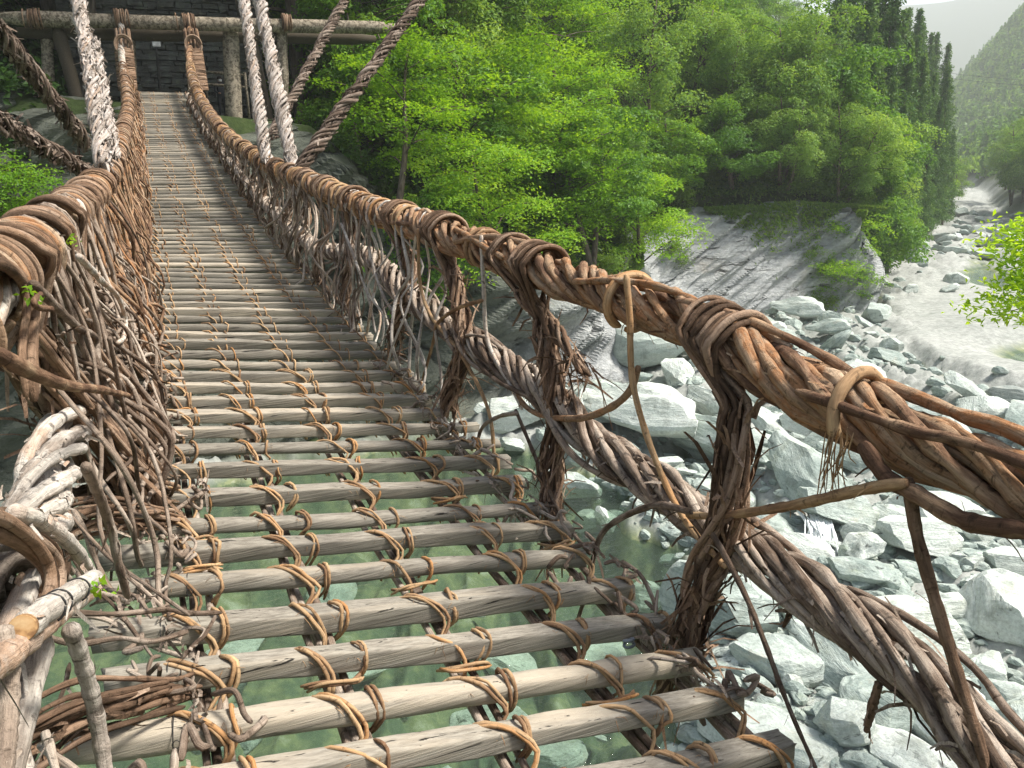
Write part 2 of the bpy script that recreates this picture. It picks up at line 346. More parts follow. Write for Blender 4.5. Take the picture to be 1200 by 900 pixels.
def terrain(x, y):
    x = np.asarray(x, float); y = np.asarray(y, float)
    d, H = polydist(x, y, FOOT, HC); dr, _ = polydist(x, y, RF); dr = -dr
    r = np.hypot(x, y); az = np.degrees(np.arctan2(x, y))
    n = fbm(P2(x*.06, y*.06), 4, 3); n2 = fbm(P2(x*.45, y*.45), 4, 9)
    pool = smooth(1.2, -2.5, x-np.interp(y, POOLY, POOLX)+n2*1.2)*smooth(0, 3, -d)
    fp = 1.2*np.exp(-(((x-68)*.76+(y-50)*.65)/8)**2-((-(x-68)*.65+(y-50)*.76)/2.6)**2)
    fp += np.exp(-((x-45)/4)**2-((y-28)/3)**2)
    q_ = np.stack([x*.38+y*.92, (x*.92-y*.38)*1.0, 0*x], -1); rdg = np.abs(fbm(q_*A([.10, .55, 1]), 4, 61)); rdg2 = np.abs(fbm(q_*A([.4, 1.9, 1]), 3, 63))
    z = BED+.35*n+.25*n2+(1.5*(.28-rdg)+.5*(.25-rdg2))*smooth(.7, 1.3, (((x-54)*.8+(y-37)*.6)/21)**2+((-(x-54)*.6+(y-37)*.8)/6.5)**2)+.35*smooth(0, 8, x-np.interp(y, POOLY, POOLX))-1.9*pool-1.3*np.clip(fp, 0, 1)
    ins = H*INS(H)+.15
    up = np.clip(d-ins, 0, None)
    zf = BED+H*smooth(ins-.1, ins+.7, d)+np.where(d > 0, .12*np.minimum(d, ins), 0)
    rise = np.where(up < 3, up*.35, 1.05+(up-3)*.92)
    rise = np.where((x > -9) & (x < 9), np.interp(up, [0, 6.0, 9.5, 200], [.02, .2, 4.0, 165]), rise)
    zf = zf+np.minimum(rise, 110+.1*rise)+n*np.clip(up*.12, 0, 6)+n2*np.clip(up*.1, 0, .5)
    z = np.where(d > 0, zf, z)
    zr = BED+1.5*smooth(0, 3, dr)+np.clip(dr, 0, None)*.5+n*np.clip(dr*.12, 0, 8)
    z = np.where(dr > 0, np.maximum(z, np.minimum(zr, 60)), z)
    # mountains beyond
    e1 = np.interp(az, [-180, 49.6, 50.4, 54.2, 60, 75, 180], [0, 0, 3.6, 8.8, 13, 16, 16])
    m1 = np.tan(np.radians(e1))*720*(smooth(330, 720, r)-.3*smooth(750, 1200, r))+10*fbm(P2(x*.012, y*.012), 3, 92)*smooth(400, 700, r)
    z = np.where((r > 330) & (az > 49.6) & (d < 0), np.maximum(z, BED+m1), z)
    m2 = np.interp(az, [-180, 30, 47, 50, 53, 60, 180], [300, 300, 330, 330, 360, 380, 380])*smooth(1300, 2300, r)+45*fbm(P2(x*.0022, y*.0022), 3, 91)*smooth(1300, 2000, r)
    z = np.where(r > 1300, np.maximum(z, BED+m2), z)
    near = smooth(-7, -13, y-.25*x)*np.clip(-7-(y-.25*x), 0, 60)*.6     # bank behind the camera
    z = z+np.where(d < 0, near*smooth(60, 40, x), 0)
    return z, d, dr
def tz(x, y): return float(terrain(A([x]), A([y]))[0][0])
az = np.radians(np.concatenate([np.arange(-45, 72, .22), np.arange(72, 315, 3.0)]))
rr = np.concatenate([[.01], np.geomspace(4, 2600, 400)])
AZ, RR = np.meshgrid(az, rr, indexing='ij')
GX, GY = RR*np.sin(AZ), RR*np.cos(AZ)
GZ, GD, GR = terrain(GX, GY)
veg = np.clip(np.maximum(smooth(-1.0, 1.5, GD+1.3*fbm(P2(GX*.3, GY*.3), 3, 31)), smooth(0, 4, GR+3*fbm(P2(GX*.1, GY*.1), 3, 33))), 0, 1)
veg = np.maximum(veg, smooth(280, 350, RR)); veg = np.maximum(veg, smooth(-8, -12, GY-.25*GX))
na, nr = AZ.shape
i = np.arange(na)[:, None]; j = np.arange(nr-1)[None]
q = np.stack([i*nr+j, i*nr+j+1, ((i+1) % na)*nr+j+1, ((i+1) % na)*nr+j], -1).reshape(-1, 4)
mb = MB(); mb.add(np.stack([GX, GY, GZ], -1), q[:, ::-1], veg.ravel())
tag(mb.build('terrain', M['ground']), kind='structure')

# cliff sheet along the far bank
seg = np.linalg.norm(np.diff(FOOT, axis=0), axis=1); S = np.concatenate([[0], np.cumsum(seg)])
sv = np.arange(S[1], S[15], .16); fxy = np.stack([np.interp(sv, S, FOOT[:, 0]), np.interp(sv, S, FOOT[:, 1])], -1)
kk = np.ones(25)/25
fxy[12:-12] = np.stack([np.convolve(fxy[:, c], kk, 'valid') for c in (0, 1)], -1)
Hs = np.interp(sv, S, HC); tg = np.gradient(fxy, axis=0); tg /= np.linalg.norm(tg, axis=1, keepdims=True); nrm = np.stack([-tg[:, 1], tg[:, 0]], -1)
tv = np.linspace(-.08, 1.12, 110)
SS, TT = np.meshgrid(sv, tv, indexing='ij'); hh = Hs[:, None]*TT
q3 = np.stack([SS, hh, np.zeros_like(SS)], -1)
ca, sa = math.cos(.62), math.sin(.62)
aa = SS*ca+hh*sa; bb = -SS*sa+hh*ca                                # along / across the foliation, dipping to the right
disp = .8*fbm(np.stack([SS*.16, hh*.25, 0*SS], -1), 3, 41)
lay = fbm(np.stack([aa*.12, bb*1.1, 0*SS], -1), 4, 43); disp += .75*np.abs(lay)*1.2
st = bb*.9+1.5*fbm(np.stack([aa*.1, bb*.3, 0*SS], -1), 3, 47); fr_ = st-np.floor(st); disp += .3*smooth(0, .8, fr_)*(1-smooth(.86, 1.0, fr_))
ckl = fbm(np.stack([aa*.16, bb*.5, 0*SS], -1), 4, 53); disp -= .55*np.exp(-(ckl/.025)**2)*smooth(-.1, .3, fbm(np.stack([aa*.08, bb*.2, 0*SS], -1), 2, 54)+.15)
disp += .12*fbm(np.stack([aa*.8, bb*4, 0*SS], -1), 3, 49)
wavy = np.exp(-((SS-S[5]-3)/7)**2); disp += wavy*.5*np.sin(hh*3.2+1.5*np.sin(SS*.5))*.6
over = np.exp(-((SS-S[5]-2)/4.5)**2)*smooth(.45, .9, TT); ins = INS(Hs)[:, None]*np.maximum(hh, 0)-1.9*over*smooth(11, 8.5, Hs)[:, None]
off = ins-disp+.35+np.where(TT > .97, (TT-.97)*8, 0)
CX = fxy[:, 0:1]+nrm[:, 0:1]*off; CY = fxy[:, 1:2]+nrm[:, 1:2]*off; CZ = BED+hh-.25+np.where(TT > .97, -(TT-.97)*Hs[:, None]*.5, 0)
ns_, nt_ = SS.shape; i = np.arange(ns_-1)[:, None]; j = np.arange(nt_-1)[None]
q = np.stack([i*nt_+j, (i+1)*nt_+j, (i+1)*nt_+j+1, i*nt_+j+1], -1).reshape(-1, 4)
recess_shade = smooth(S[6]-.5, S[5]-2, SS)                                    # shade of the recess painted onto the rock towards the bridge landing
mb = MB(); mb.add(np.stack([CX, CY, CZ], -1), q, recess_shade.ravel(), q3.reshape(-1, 3)); tag(mb.build('cliff', M['cliff'], smoothf=False), kind='structure')

# water sheet
gx, gy = np.meshgrid(np.arange(-90, 140, 2.0), np.arange(-30, 110, 2.0), indexing='ij'); n1, n2 = gx.shape
i = np.arange(n1-1)[:, None]; j = np.arange(n2-1)[None]
q = np.stack([i*n2+j, (i+1)*n2+j, (i+1)*n2+j+1, i*n2+j+1], -1).reshape(-1, 4)
mb = MB(); mb.add(P2(gx, gy, BED-.42), q); tag(mb.build('water', M['water']), kind='structure')

# ------------------------------------------------------------------ boulders
def boulder_mesh(seed, dims, cuts=14, flat=False, sub=4):
    g = np.random.default_rng(seed)
    import bmesh
    bm = bmesh.new(); bmesh.ops.create_icosphere(bm, subdivisions=sub, radius=1)
    me = bpy.data.meshes.new('boulder'); bm.to_mesh(me); bm.free()
    V = np.empty(len(me.vertices)*3, np.float32); me.vertices.foreach_get('co', V); V = V.reshape(-1, 3).astype(float)
    for k in range(cuts):
        nn = g.normal(size=3); nn /= np.linalg.norm(nn); h = g.uniform(.5, .85)
        dd = V@nn-h; V -= np.where(dd > 0, dd, 0)[:, None]*nn*.97
    V *= 1+.05*fbm(V*2.2, 3, seed)[:, None]
    V *= A(dims)
    V += (.055*max(dims)*fbm(V*A([.8, 1.2, 5])/max(dims)*2.2, 4, seed+5))[:, None]*A([.5, .5, 1])
    me.vertices.foreach_set('co', V.astype(np.float32).ravel()); me.update()
    me.polygons.foreach_set('use_smooth', np.full(len(me.polygons), False))
    return me
BM = [boulder_mesh(100+k, d) for k, d in enumerate([(1, .8, .62), (1, .62, .4), (1, .5, .3), (1, .75, .5), (1, .45, .22), (1, .9, .75), (1, .6, .5), (1, .36, .26)])]
for m in BM: m.materials.append(M['boulder'])
def boulder(x, y, r, k, rot, label, grp=None, dz=.25, mat=None, tilt=.25, name='boulder', z=None):
    me = BM[k]
    if mat: me = me.copy(); me.materials[0] = mat
    o = link(name, me); zz = (min(tz(x, y), BED+1.6) if z is None else z)+r*dz
    o.location = (x, y, zz); o.scale = (r, r, r)
    o.rotation_euler = (rng.normal()*tilt, rng.normal()*tilt, rot); tag(o, label, 'boulder', grp); return o
def bpx(px, py, rpx, k, rot, label, grp=None, **kw):
    P = atZ(px, py, BED+.1); d = P@fx
    return boulder(P[0], P[1], rpx*d/F_PX, k, rot, label, grp, **kw)
placed = []
def openground(x, y):      # pale gravel bar and the far pool stay clear
    a, b = (x-54)*.8+(y-37)*.6, -(x-54)*.6+(y-37)*.8
    c, d = (x-68)*.76+(y-50)*.65, -(x-68)*.65+(y-50)*.76
    return (a/21)**2+(b/6.5)**2 < 1 or (c/11)**2+(d/4)**2 < 1
big = [
 (1040, 628, 30, 5, .3, 'rounded pale boulder beside the small white cascade', {}),
 (1030, 862, 62, 0, .9, 'large flat-faced green-grey block below the lower vine cable', {}),
 (762, 520, 95, 2, -.75, 'huge tilted pale green slab behind the thick hanger', dict(tilt=.12, dz=.35)),
 (600, 500, 48, 3, -.6, 'blue-green block wedged below the dark overhang', {}),
 (690, 575, 26, 0, .2, 'pale rounded rock at the edge of the green pool', {}),
 (905, 790, 62, 1, -.7, 'broad layered slab at the pool shore under the cable', {}),
 (955, 740, 55, 4, -.8, 'thin leaning slab right of the hanging bark strip', {}),
 (770, 702, 24, 6, .4, 'white stone standing alone in the green pool', dict(dz=.1)),
 (270, 700, 95, 1, -.1, 'big pale slab seen between the planks on the left', dict(dz=.05)),
 (330, 885, 50, 4, .2, 'white flat stone below the nearest planks', dict(dz=.25)),
 (500, 835, 42, 4, .1, 'white stone with mossy edge under the middle planks', dict(dz=.25)),
 (640, 815, 48, 1, -.3, 'streaked white rock below the right plank ends', dict(dz=.3)),
 (930, 700, 45, 1, -.6, 'long pale block just left of the dangling bark', {}),
 (1180, 720, 40, 3, .3, 'grey-green block at the right edge of the riverbed', {}),
 (1085, 735, 55, 1, .1, 'bright flat-topped slab behind the split vine pole', {}),
 (1010, 700, 48, 4, -.7, 'grey tilted plate leaning between two pale slabs', {}),
 (1150, 800, 42, 3, .5, 'pale square block low in the right corner', {}),
 (940, 385, 40, 2, -.8, 'long tilted rock at the foot of the grey cliff', dict(tilt=.15, dz=.4)),
 (890, 360, 24, 3, .2, 'dark blue-grey block at the left foot of the cliff', {}),
 (975, 408, 34, 2, -.9, 'mossy tilted slab rising behind the handrail', dict(dz=.4)),
 (1180, 480, 34, 1, -.3, 'dark banded rock standing in the pale gravel', dict(mat=M['darkrock'], dz=.4)),
 (1120, 335, 17, 0, .2, 'smooth grey rock beside the far green pool', {}),
 (1110, 345, 14, 1, .2, 'flat grey rock just in front of the far pool', {}),
 (1065, 348, 16, 3, .7, 'upright pale rock under the cliff end', {}),
 (860, 470, 70, 2, -.7, 'pale slab descending behind the middle of the handrail', dict(dz=.2)),
 (950, 560, 40, 3, .4, 'pale block left of the cascade', {}),
 (1150, 650, 38, 1, .4, 'flat pale rock right of the rounded boulder', {}),
 (730, 432, 88, 1, -.8, 'layered blue-grey bedrock ledge under the dark overhang', dict(dz=.35, tilt=.1)),
 (822, 436, 78, 2, -.85, 'long pale ledge dipping under the middle of the handrail', dict(dz=.3, tilt=.1)),
 (838, 528, 78, 1, -.8, 'broad green-white slab left of the thick hanger', dict(dz=.25, tilt=.12)),
 (700, 505, 48, 3, -.7, 'blue-green block at the head of the green pool', dict(dz=.3)),
 (900, 622, 66, 2, -.9, 'smooth pale ledge right behind the thick hanger', dict(dz=.15, tilt=.1)),
 (1115, 590, 62, 1, -.8, 'big pale slab between the handrail and its drooping vine', dict(dz=.15, tilt=.12)),
 (885, 870, 92, 1, -.9, 'huge pale ledge at the pool shore in the lower middle', dict(dz=.05, tilt=.1)),
 (1095, 860, 84, 0, -.8, 'huge grey-green block under the end of the lower cable', dict(dz=.15, tilt=.15)),
 (1010, 560, 55, 2, -.8, 'long slab just left of the dangling bark fringe', dict(dz=.2, tilt=.12)),
]
for px, py, rp, k, rot, lab, kw in big:
    o = bpx(px, py, rp*1.05, k, rot-.35, lab, **kw); placed.append((o.location.x, o.location.y, o.scale[0]))
def bgroup(n, pxr, pyr, szr, lab, grp, mat=None):
    c = 0
    for _ in range(n*8):
        px, py = rng.uniform(*pxr), rng.uniform(*pyr); P = atZ(px, py, BED)
        bk = szr[0] > 1.3
        d, _h = polydist(A([P[0]]), A([P[1]]), FOOT, HC)
        r = szr[0]*(szr[1]/szr[0])**(rng.random()**1.6)
        if d[0] > -.5*r or P[0] < np.interp(P[1], POOLY, POOLX)-1: continue
        if openground(P[0], P[1]): continue
        if any((P[0]-a)**2+(P[1]-b)**2 < ((.36 if bk else .5)*(r+s))**2 for a, b, s in placed): continue
        placed.append((P[0], P[1], r)); boulder(P[0], P[1], r, int(rng.choice([1, 2, 4, 1, 7, 0])) if bk else int(rng.integers(0, 8)), -1.15+rng.normal()*.45, lab, grp, mat=mat, dz=.08 if bk else .25, tilt=.16 if bk else .25); c += 1
        if c >= n: break
bgroup(44, (830, 1230), (470, 930), (1.3, 2.5), 'broad pale slab of bedrock lying along the riverbed right of the bridge', 'slabs right of the bridge')
bgroup(90, (830, 1230), (480, 930), (.35, 1.2), 'pale angular boulder heaped on the riverbed right of the bridge', 'boulders right of the bridge')
bgroup(40, (560, 860), (455, 600), (.45, 1.3), 'pale rock piled along the pool under the layered bank', 'rocks along the pool edge')
bgroup(46, (840, 1050), (345, 480), (.45, 1.7), 'grey-green rock tumbled at the foot of the grey cliff', 'rocks at the cliff foot')
bgroup(34, (1050, 1190), (250, 320), (.8, 2.6), 'pale rock scattered on the far upstream riverbed', 'rocks far upstream')
for px, py, r, lab in ((420, 700, 1.5, 'broad drowned pale rock under the middle of the deck'), (560, 760, 1.2, 'drowned pale rock below the right half of the deck'), (250, 790, 1.4, 'pale drowned slab below the left half of the nearest planks'), (600, 700, 1.1, 'drowned pale stone off the right plank ends'), (700, 690, 1.2, 'drowned greenish rock beside the lone white stone'), (380, 640, 1.2, 'drowned rock below the middle planks'), (760, 640, 1.1, 'drowned mossy slab near the thick hanger'), (650, 860, .9, 'drowned stone under the nearest right plank ends'), (470, 880, 1.0, 'drowned pale block under the nearest plank')):
    bpx(px, py, r*F_PX/17, int(rng.choice([0, 1, 2, 4])), rng.random()*3, lab, dz=.0)
for px, py, r in ((480, 770, .25), (560, 650, .2), (420, 620, .25), (720, 790, .25), (700, 815, .3), (1180, 0, 0)):
    if r: bpx(px, py, r*F_PX/18, 4, rng.random()*3, 'small white stone showing above the pool surface', 'stones in the pool', dz=1.4)
# loose rubble : uncountable
mb = MB(); RV = []
for me in BM[:4]:
    pass
low = [boulder_mesh(300+k, d, 9, sub=2) for k, d in enumerate([(1, .7, .5), (1, .5, .3), (1, .8, .6), (1, .45, .4)])]
lowd = []
for m in low:
    v = np.empty(len(m.vertices)*3, np.float32); m.vertices.foreach_get('co', v)
    f = np.empty(len(m.polygons)*3, np.int32); m.polygons.foreach_get('vertices', f); lowd.append((v.reshape(-1, 3).astype(float), f.reshape(-1, 3)))
    bpy.data.meshes.remove(m)
N = 0; XS = []
while N < 6500:
    u, w = rng.random(4000), rng.random(4000)
    px = 620+u*620; py = 240+720*w**1.0
    V = fx[None]+r2[None]*((px-600)/F_PX)[:, None]-u2[None]*((py-450)/F_PX)[:, None]
    ok = V[:, 2] < -.03; V = V[ok]; P = V*(BED/V[:, 2])[:, None]
    d, _ = polydist(P[:, 0], P[:, 1], FOOT, HC); dr, _ = polydist(P[:, 0], P[:, 1], RF)
    sand = np.minimum((((P[:, 0]-54)*.8+(P[:, 1]-37)*.6)/22)**2+((-(P[:, 0]-54)*.6+(P[:, 1]-37)*.8)/7)**2, (((P[:, 0]-68)*.76+(P[:, 1]-50)*.65)/12)**2+((-(P[:, 0]-68)*.65+(P[:, 1]-50)*.76)/4.5)**2)
    ok = (d < .5) & (dr > -2) & (np.hypot(P[:, 0], P[:, 1]) < 150) & (P[:, 0] > np.interp(P[:, 1], POOLY, POOLX)-.6) & (sand > 1+.5*rng.random(len(P)))
    P = P[ok]; XS.append(P); N += len(P)
XS = np.vstack(XS)[:4200]; zz = terrain(XS[:, 0], XS[:, 1])[0]
for (x, y, _), z in zip(XS, zz):
    v, f = lowd[int(rng.integers(4))]; dist = math.hypot(x, y)
    r = .05+.3*rng.random()**2.2*(1+dist/45); a = -1.15+rng.normal()*.6; c_, s_ = math.cos(a), math.sin(a)
    tl = rng.normal()*.3
    vv = v*r; vv = np.stack([vv[:, 0], vv[:, 1]*math.cos(tl)-vv[:, 2]*math.sin(tl), vv[:, 1]*math.sin(tl)+vv[:, 2]*math.cos(tl)], -1)
    vv = np.stack([vv[:, 0]*c_-vv[:, 1]*s_+x, vv[:, 0]*s_+vv[:, 1]*c_+y, vv[:, 2]+z+.12*r], -1)
    mb.add(vv, None, rng.random(), None, f)
tag(mb.build('rubble', M['boulder'], smoothf=False), 'loose pale stones filling the riverbed between the boulders', 'rubble', kind='stuff')
# small cascade
mb = MB()
for k in range(60):
    a = atZ(958+rng.normal()*9, 590+rng.random()*20, BED+.75); b = atZ(966+rng.normal()*13, 655+rng.random()*25, BED+.15)
    mb.tube(spline([a, (a+b)/2+A([0, 0, .12])+rng.normal(size=3)*.05, b], 8), .035*rng.uniform(.5, 1.5), 5)
tag(mb.build('cascade', M['foam']), 'small white cascade running between pale boulders', 'cascade', kind='stuff')

# ------------------------------------------------------------------ trees
def leaf_quads(C, Nn, size, rn, mb, asp=.55, fold=.15):
    """rhombic leaves at C with normals Nn"""
    n = len(C); U = rng.normal(size=(n, 3)); U -= Nn*(U*Nn).sum(1, keepdims=True); U /= np.linalg.norm(U, axis=1, keepdims=True)+1e-9
    W = np.cross(Nn, U); s = size[:, None]
    v = np.stack([C-U*s*.5, C+W*s*.5*asp+Nn*s*fold*.5, C+U*s*.5-Nn*s*fold, C-W*s*.5*asp+Nn*s*fold*.5], 1).reshape(-1, 3)
    mb.add(v, np.arange(4*n).reshape(-1, 4), np.repeat(rn, 4), v)
def limbs(mb, base, top, r0, nl, reach, lean=0., k=7, up=.35):
    P = spline([base, base+(top-base)*.35+rng.normal(size=3)*.25+A([lean*.3, 0, 0]), base+(top-base)*.7+rng.normal(size=3)*.35, top], 16)
    mb.tube(P, np.linspace(r0, r0*.25, 16), k)
    ends = []
    for q in range(nl):
        f = .3+.68*(q+rng.random()*.6)/nl; p = P[min(15, int(f*15))]; a = q*2.4+rng.normal()*.4
        L = reach*(1.15-.6*f)*rng.uniform(.75, 1.2); d = A([math.cos(a), math.sin(a), up+rng.normal()*.2])
        e = p+d*L; m = p+d*L*.5+A([0, 0, .12*L])
        B = spline([p, m, e], 9); mb.tube(B, np.linspace(r0*.35*(1.1-f*.6), .012, 9), 5); ends.append(B)
        for s in range(3):
            pp = B[3+s*2]; a2 = a+rng.choice([-1, 1])*rng.uniform(.5, 1.1); L2 = L*rng.uniform(.35, .55)
            B2 = spline([pp, pp+A([math.cos(a2), math.sin(a2), .25])*L2*.5, pp+A([math.cos(a2), math.sin(a2), .15])*L2], 6)
            mb.tube(B2, np.linspace(.03, .008, 6), 4); ends.append(B2)
    return P, ends
def sprays(mb, ends, per, nleaf, size, droop=.15, rad=.8, thick=.16, tint=None):
    for B in ends:
        for s in range(per):
            c = B[int(rng.integers(len(B)//2-1, len(B)))]+rng.normal(size=3)*A([.45, .45, .3])*rad*1.1
            R = rad*rng.uniform(.6, 1.3); n = max(8, int(nleaf*R*R/rad/rad*rng.uniform(.7, 1.2)))
            a = rng.random(n)*2*PI; rad_ = np.sqrt(rng.random(n))*R
            tl = rng.normal(size=2)*.22
            x, y = np.cos(a)*rad_*1.25, np.sin(a)*rad_
            z = rng.normal(size=n)*thick*R-droop*(rad_/R)**2*R+tl[0]*x+tl[1]*y
            th = rng.random()*PI; xx = x*math.cos(th)-y*math.sin(th); yy = x*math.sin(th)+y*math.cos(th)
            C = c+np.stack([xx, yy, z], -1)
            Nn = np.stack([rng.normal(size=n)*.45+tl[0], rng.normal(size=n)*.45+tl[1], np.ones(n)], -1); Nn /= np.linalg.norm(Nn, axis=1, keepdims=True)
            base = rng.random()*.5
            leaf_quads(C, Nn, size*rng.uniform(.7, 1.35, n), np.clip(base+rng.random(n)*.5, 0, 1), mb)
TREES = {}
def reg(kind, trunk, crown, cm):
    a = trunk.build('trunk', M['trunk']); b = crown.build('crown', cm, smoothf=False)
    TREES.setdefault(kind, []).append((a.data, b.data)); bpy.data.objects.remove(a); bpy.data.objects.remove(b)
for s in range(3):           # layered maples
    tr, cr = MB(), MB(); P, e = limbs(tr, A([0, 0, -.8]), A([rng.normal()*.6, rng.normal()*.6, 7.2]), .2, 11, 3.6, up=.22)
    sprays(cr, e, 3, 75, .2, .22, .95, .09); reg('maple', tr, cr, M['maple'])
def clumps(mb, ends, n, rad, nleaf, size, zlo, drop=0.0, flat=.75):
    pts = [B[-1] for B in ends]+[B[len(B)*2//3] for B in ends]
    for q in range(n):
        c = pts[q % len(pts)]+rng.normal(size=3)*A([.5, .5, .35])
        if c[2] < zlo: c = c+A([0, 0, (zlo-c[2])*rng.uniform(.5, 1)])
        R = rad*rng.uniform(.6, 1.35); m = int(nleaf*R*R/rad/rad)
        u = rng.normal(size=(m, 3)); u /= np.linalg.norm(u, axis=1, keepdims=True); u[:, 2] = np.where(u[:, 2] < -.25, -u[:, 2], u[:, 2])
        rr = rng.uniform(.72, 1.08, m)[:, None]
        lump = 1+.22*vnoise(u*2.6+q*7.7, 5)[:, None]
        C = c+u*rr*lump*R*A([1, 1, flat]); C[:, 2] -= drop*rng.random(m)**2*R*(1-u[:, 2])
        Nn = u*.8+A([0, 0, .45])+rng.normal(size=(m, 3))*.42; Nn /= np.linalg.norm(Nn, axis=1, keepdims=True)
        base = rng.random()*.55
        leaf_quads(C, Nn, size*rng.uniform(.7, 1.35, m), np.clip(base+rng.random(m)*.45, 0, 1), mb)
for s in range(3):           # rounder broadleaf
    tr, cr = MB(), MB(); P, e = limbs(tr, A([0, 0, -.8]), A([rng.normal()*.8, rng.normal()*.8, 9]), .24, 12, 3.3, up=.5)
    clumps(cr, e, 62, 1.0, 150, .25, 2.2); reg('broad', tr, cr, M['broad'])
for s in range(2):           # tall airy tree with fine drooping leaves
    tr, cr = MB(), MB(); P, e = limbs(tr, A([0, 0, -.8]), A([rng.normal()*.8, rng.normal()*.8, 11]), .22, 14, 2.7, up=.6)
    clumps(cr, e, 70, .85, 170, .19, 2.8, .9, .9); reg('fine', tr, cr, M['fine'])
for s in range(2):           # high shading crowns over the landing
    tr, cr = MB(), MB(); P, e = limbs(tr, A([0, 0, -.8]), A([rng.normal()*.8, rng.normal()*.8, 17]), .34, 12, 5.2, up=.35)
    e = [B for B in e if B[-1][2] > 9.5]; sprays(cr, e, 9, 170, .21, .25, 1.3, .25); reg('canopy', tr, cr, M['broad'])
for s in range(3):           # conifers
    tr, cr = MB(), MB(); H = 21; tr.tube(spline([A([0, 0, -1]), A([rng.normal()*.2, 0, H*.5]), A([0, 0, H])], 12), np.linspace(.3, .03, 12), 7)
    z = 3.0
    while z < H:
        f = (z-3)/(H-3); R = (2.7*(1-f)**.75+.15)*(rng.uniform(.7, 1.15))
        nb = max(4, int(7*(1-f*.5))); a0 = rng.random()*6
        for b in range(nb):
            a = a0+b*2*PI/nb+rng.normal()*.2; L = R*rng.uniform(.65, 1.15); d = A([math.cos(a), math.sin(a), 0])
            n = int(16+26*L); u = rng.random(n)**.7
            C = A([0, 0, z])+d*(u*L)[:, None]+np.stack([rng.normal(size=n)*.2*(.5+L*.25), rng.normal(size=n)*.2*(.5+L*.25), .25*L*u-.42*L*u*u+rng.normal(size=n)*.16-.1], -1)
            Nn = rng.normal(size=(n, 3))*.55+A([0, 0, .7])+d*.3; Nn /= np.linalg.norm(Nn, axis=1, keepdims=True)
            leaf_quads(C, Nn, rng.uniform(.22, .46, n), np.clip(rng.random()*.45+.4*u*rng.random(n)+.1, 0, 1), cr, .42)
        z += rng.uniform(.38, .55)
    reg('conifer', tr, cr, M['conifer'])
for s in range(2):           # shrubs
    tr, cr = MB(), MB(); P, e = limbs(tr, A([0, 0, -.3]), A([0, 0, 1.3]), .05, 7, 1.3, up=.5)
    sprays(cr, e, 2, 70, .15, .2, .5, .4); reg('shrub', tr, cr, M['grassy'])
cnt = {}
def plant(kind, x, y, sc, label, cat, grp, name=None, rot=None, lean=(0, 0), z=None, szz=1.0, var=None):
    V = TREES[kind]; tm, cm = V[int(rng.integers(len(V))) if var is None else var]
    nm = name or {'maple': 'maple_tree', 'broad': 'broadleaf_tree', 'fine': 'broadleaf_tree', 'conifer': 'conifer_tree', 'shrub': 'shrub'}[kind]
    r = empty(nm, (x, y, tz(x, y)-.1 if z is None else z)); r.rotation_euler = (lean[1], lean[0], rng.random()*6.28 if rot is None else rot); r.scale = (sc, sc, sc*szz)
    tag(r, label, cat, grp)
    for n2_, me in (('trunk' if kind != 'shrub' else 'stem', tm), ('crown' if kind != 'shrub' else 'foliage', cm)):
        o = bpy.data.objects.new(n2_, me); COL.objects.link(o); o.parent = r
    return r
def foot_at(s):
    x, y = np.interp(s, S, FOOT[:, 0]), np.interp(s, S, FOOT[:, 1]); k = min(len(seg)-1, max(0, int(np.searchsorted(S, s)-1)))
    d = (FOOT[k+1]-FOOT[k])/seg[k]; return A([x, y]), A([-d[1], d[0]]), np.interp(s, S, HC)
# rows of trees up the far bank
nt = 0
for row, (u0, step) in enumerate([(.9, 3.4), (4.0, 4.2), (8.0, 4.6), (12.5, 5.2), (18, 5.8), (25, 6.4), (33, 7.2), (43, 8.2), (55, 9.5)]):
    s = S[3]-6 if row > 1 else S[4]+2
    while s < S[17]:
        s += step*rng.uniform(.75, 1.3)*(1+max(0, s-S[12])/110)
        p, nn, H = foot_at(s); u = H*INS(H)+.3+u0+rng.normal()*.7; p = p+nn*u
        a = math.degrees(math.atan2(p[0], p[1])); dist = math.hypot(*p)
        if a < 3 or a > 52.5: continue
        if (p[0] < 13 and p[1] < 37.5) or (-6 < p[0] < 10 and p[1] < 43): continue            # the landing and its gate stay clear
        zb = tz(p[0], p[1])
        if zb > dist*.22+6: continue                      # wholly above the frame
        far = dist > 66
        lo = 'on the bank edge' if row == 0 else ('low on the far slope' if row < 4 else 'high on the far slope')
        if a > 43.2 and row > 0:
            kind = 'conifer' if rng.random() < .8 else 'broad'
        elif a > 34: kind = rng.choice(['fine', 'broad', 'maple'], p=[.45, .3, .25])
        else: kind = rng.choice(['maple', 'broad', 'fine'], p=[.6, .3, .1])
        if S[8] < s < S[12] and row == 0:
            for _k in range(2): q_ = foot_at(s)[0]+nn*(H*INS(H)+rng.uniform(.2, 4.2)); plant(rng.choice(['fine', 'broad', 'maple'], p=[.4, .3, .3]), q_[0], q_[1], rng.uniform(.55, .9), 'bright young tree leaning out over the grey cliff top', 'tree', 'trees over the cliff top', lean=(rng.normal()*.1, .22), szz=.75); nt += 1; continue
        if kind == 'conifer':
            sc = rng.uniform(.75, 1.2); plant(kind, p[0], p[1], sc, 'tall dark conifer standing '+lo+' above the river bend', 'conifer', 'conifers '+lo)
        else:
            sc = rng.uniform(.75, 1.25)*(.72 if row == 0 else 1)
            w = {'maple': 'bright green layered maple', 'broad': 'deep green broadleaf tree', 'fine': 'pale green airy tree with drooping twigs'}[kind]
            plant(kind, p[0], p[1], sc, w+' growing '+lo, 'tree', w.split(' ')[0]+' trees '+lo, lean=(rng.normal()*.08+.04, .10 if row < 2 else .03))
        nt += 1
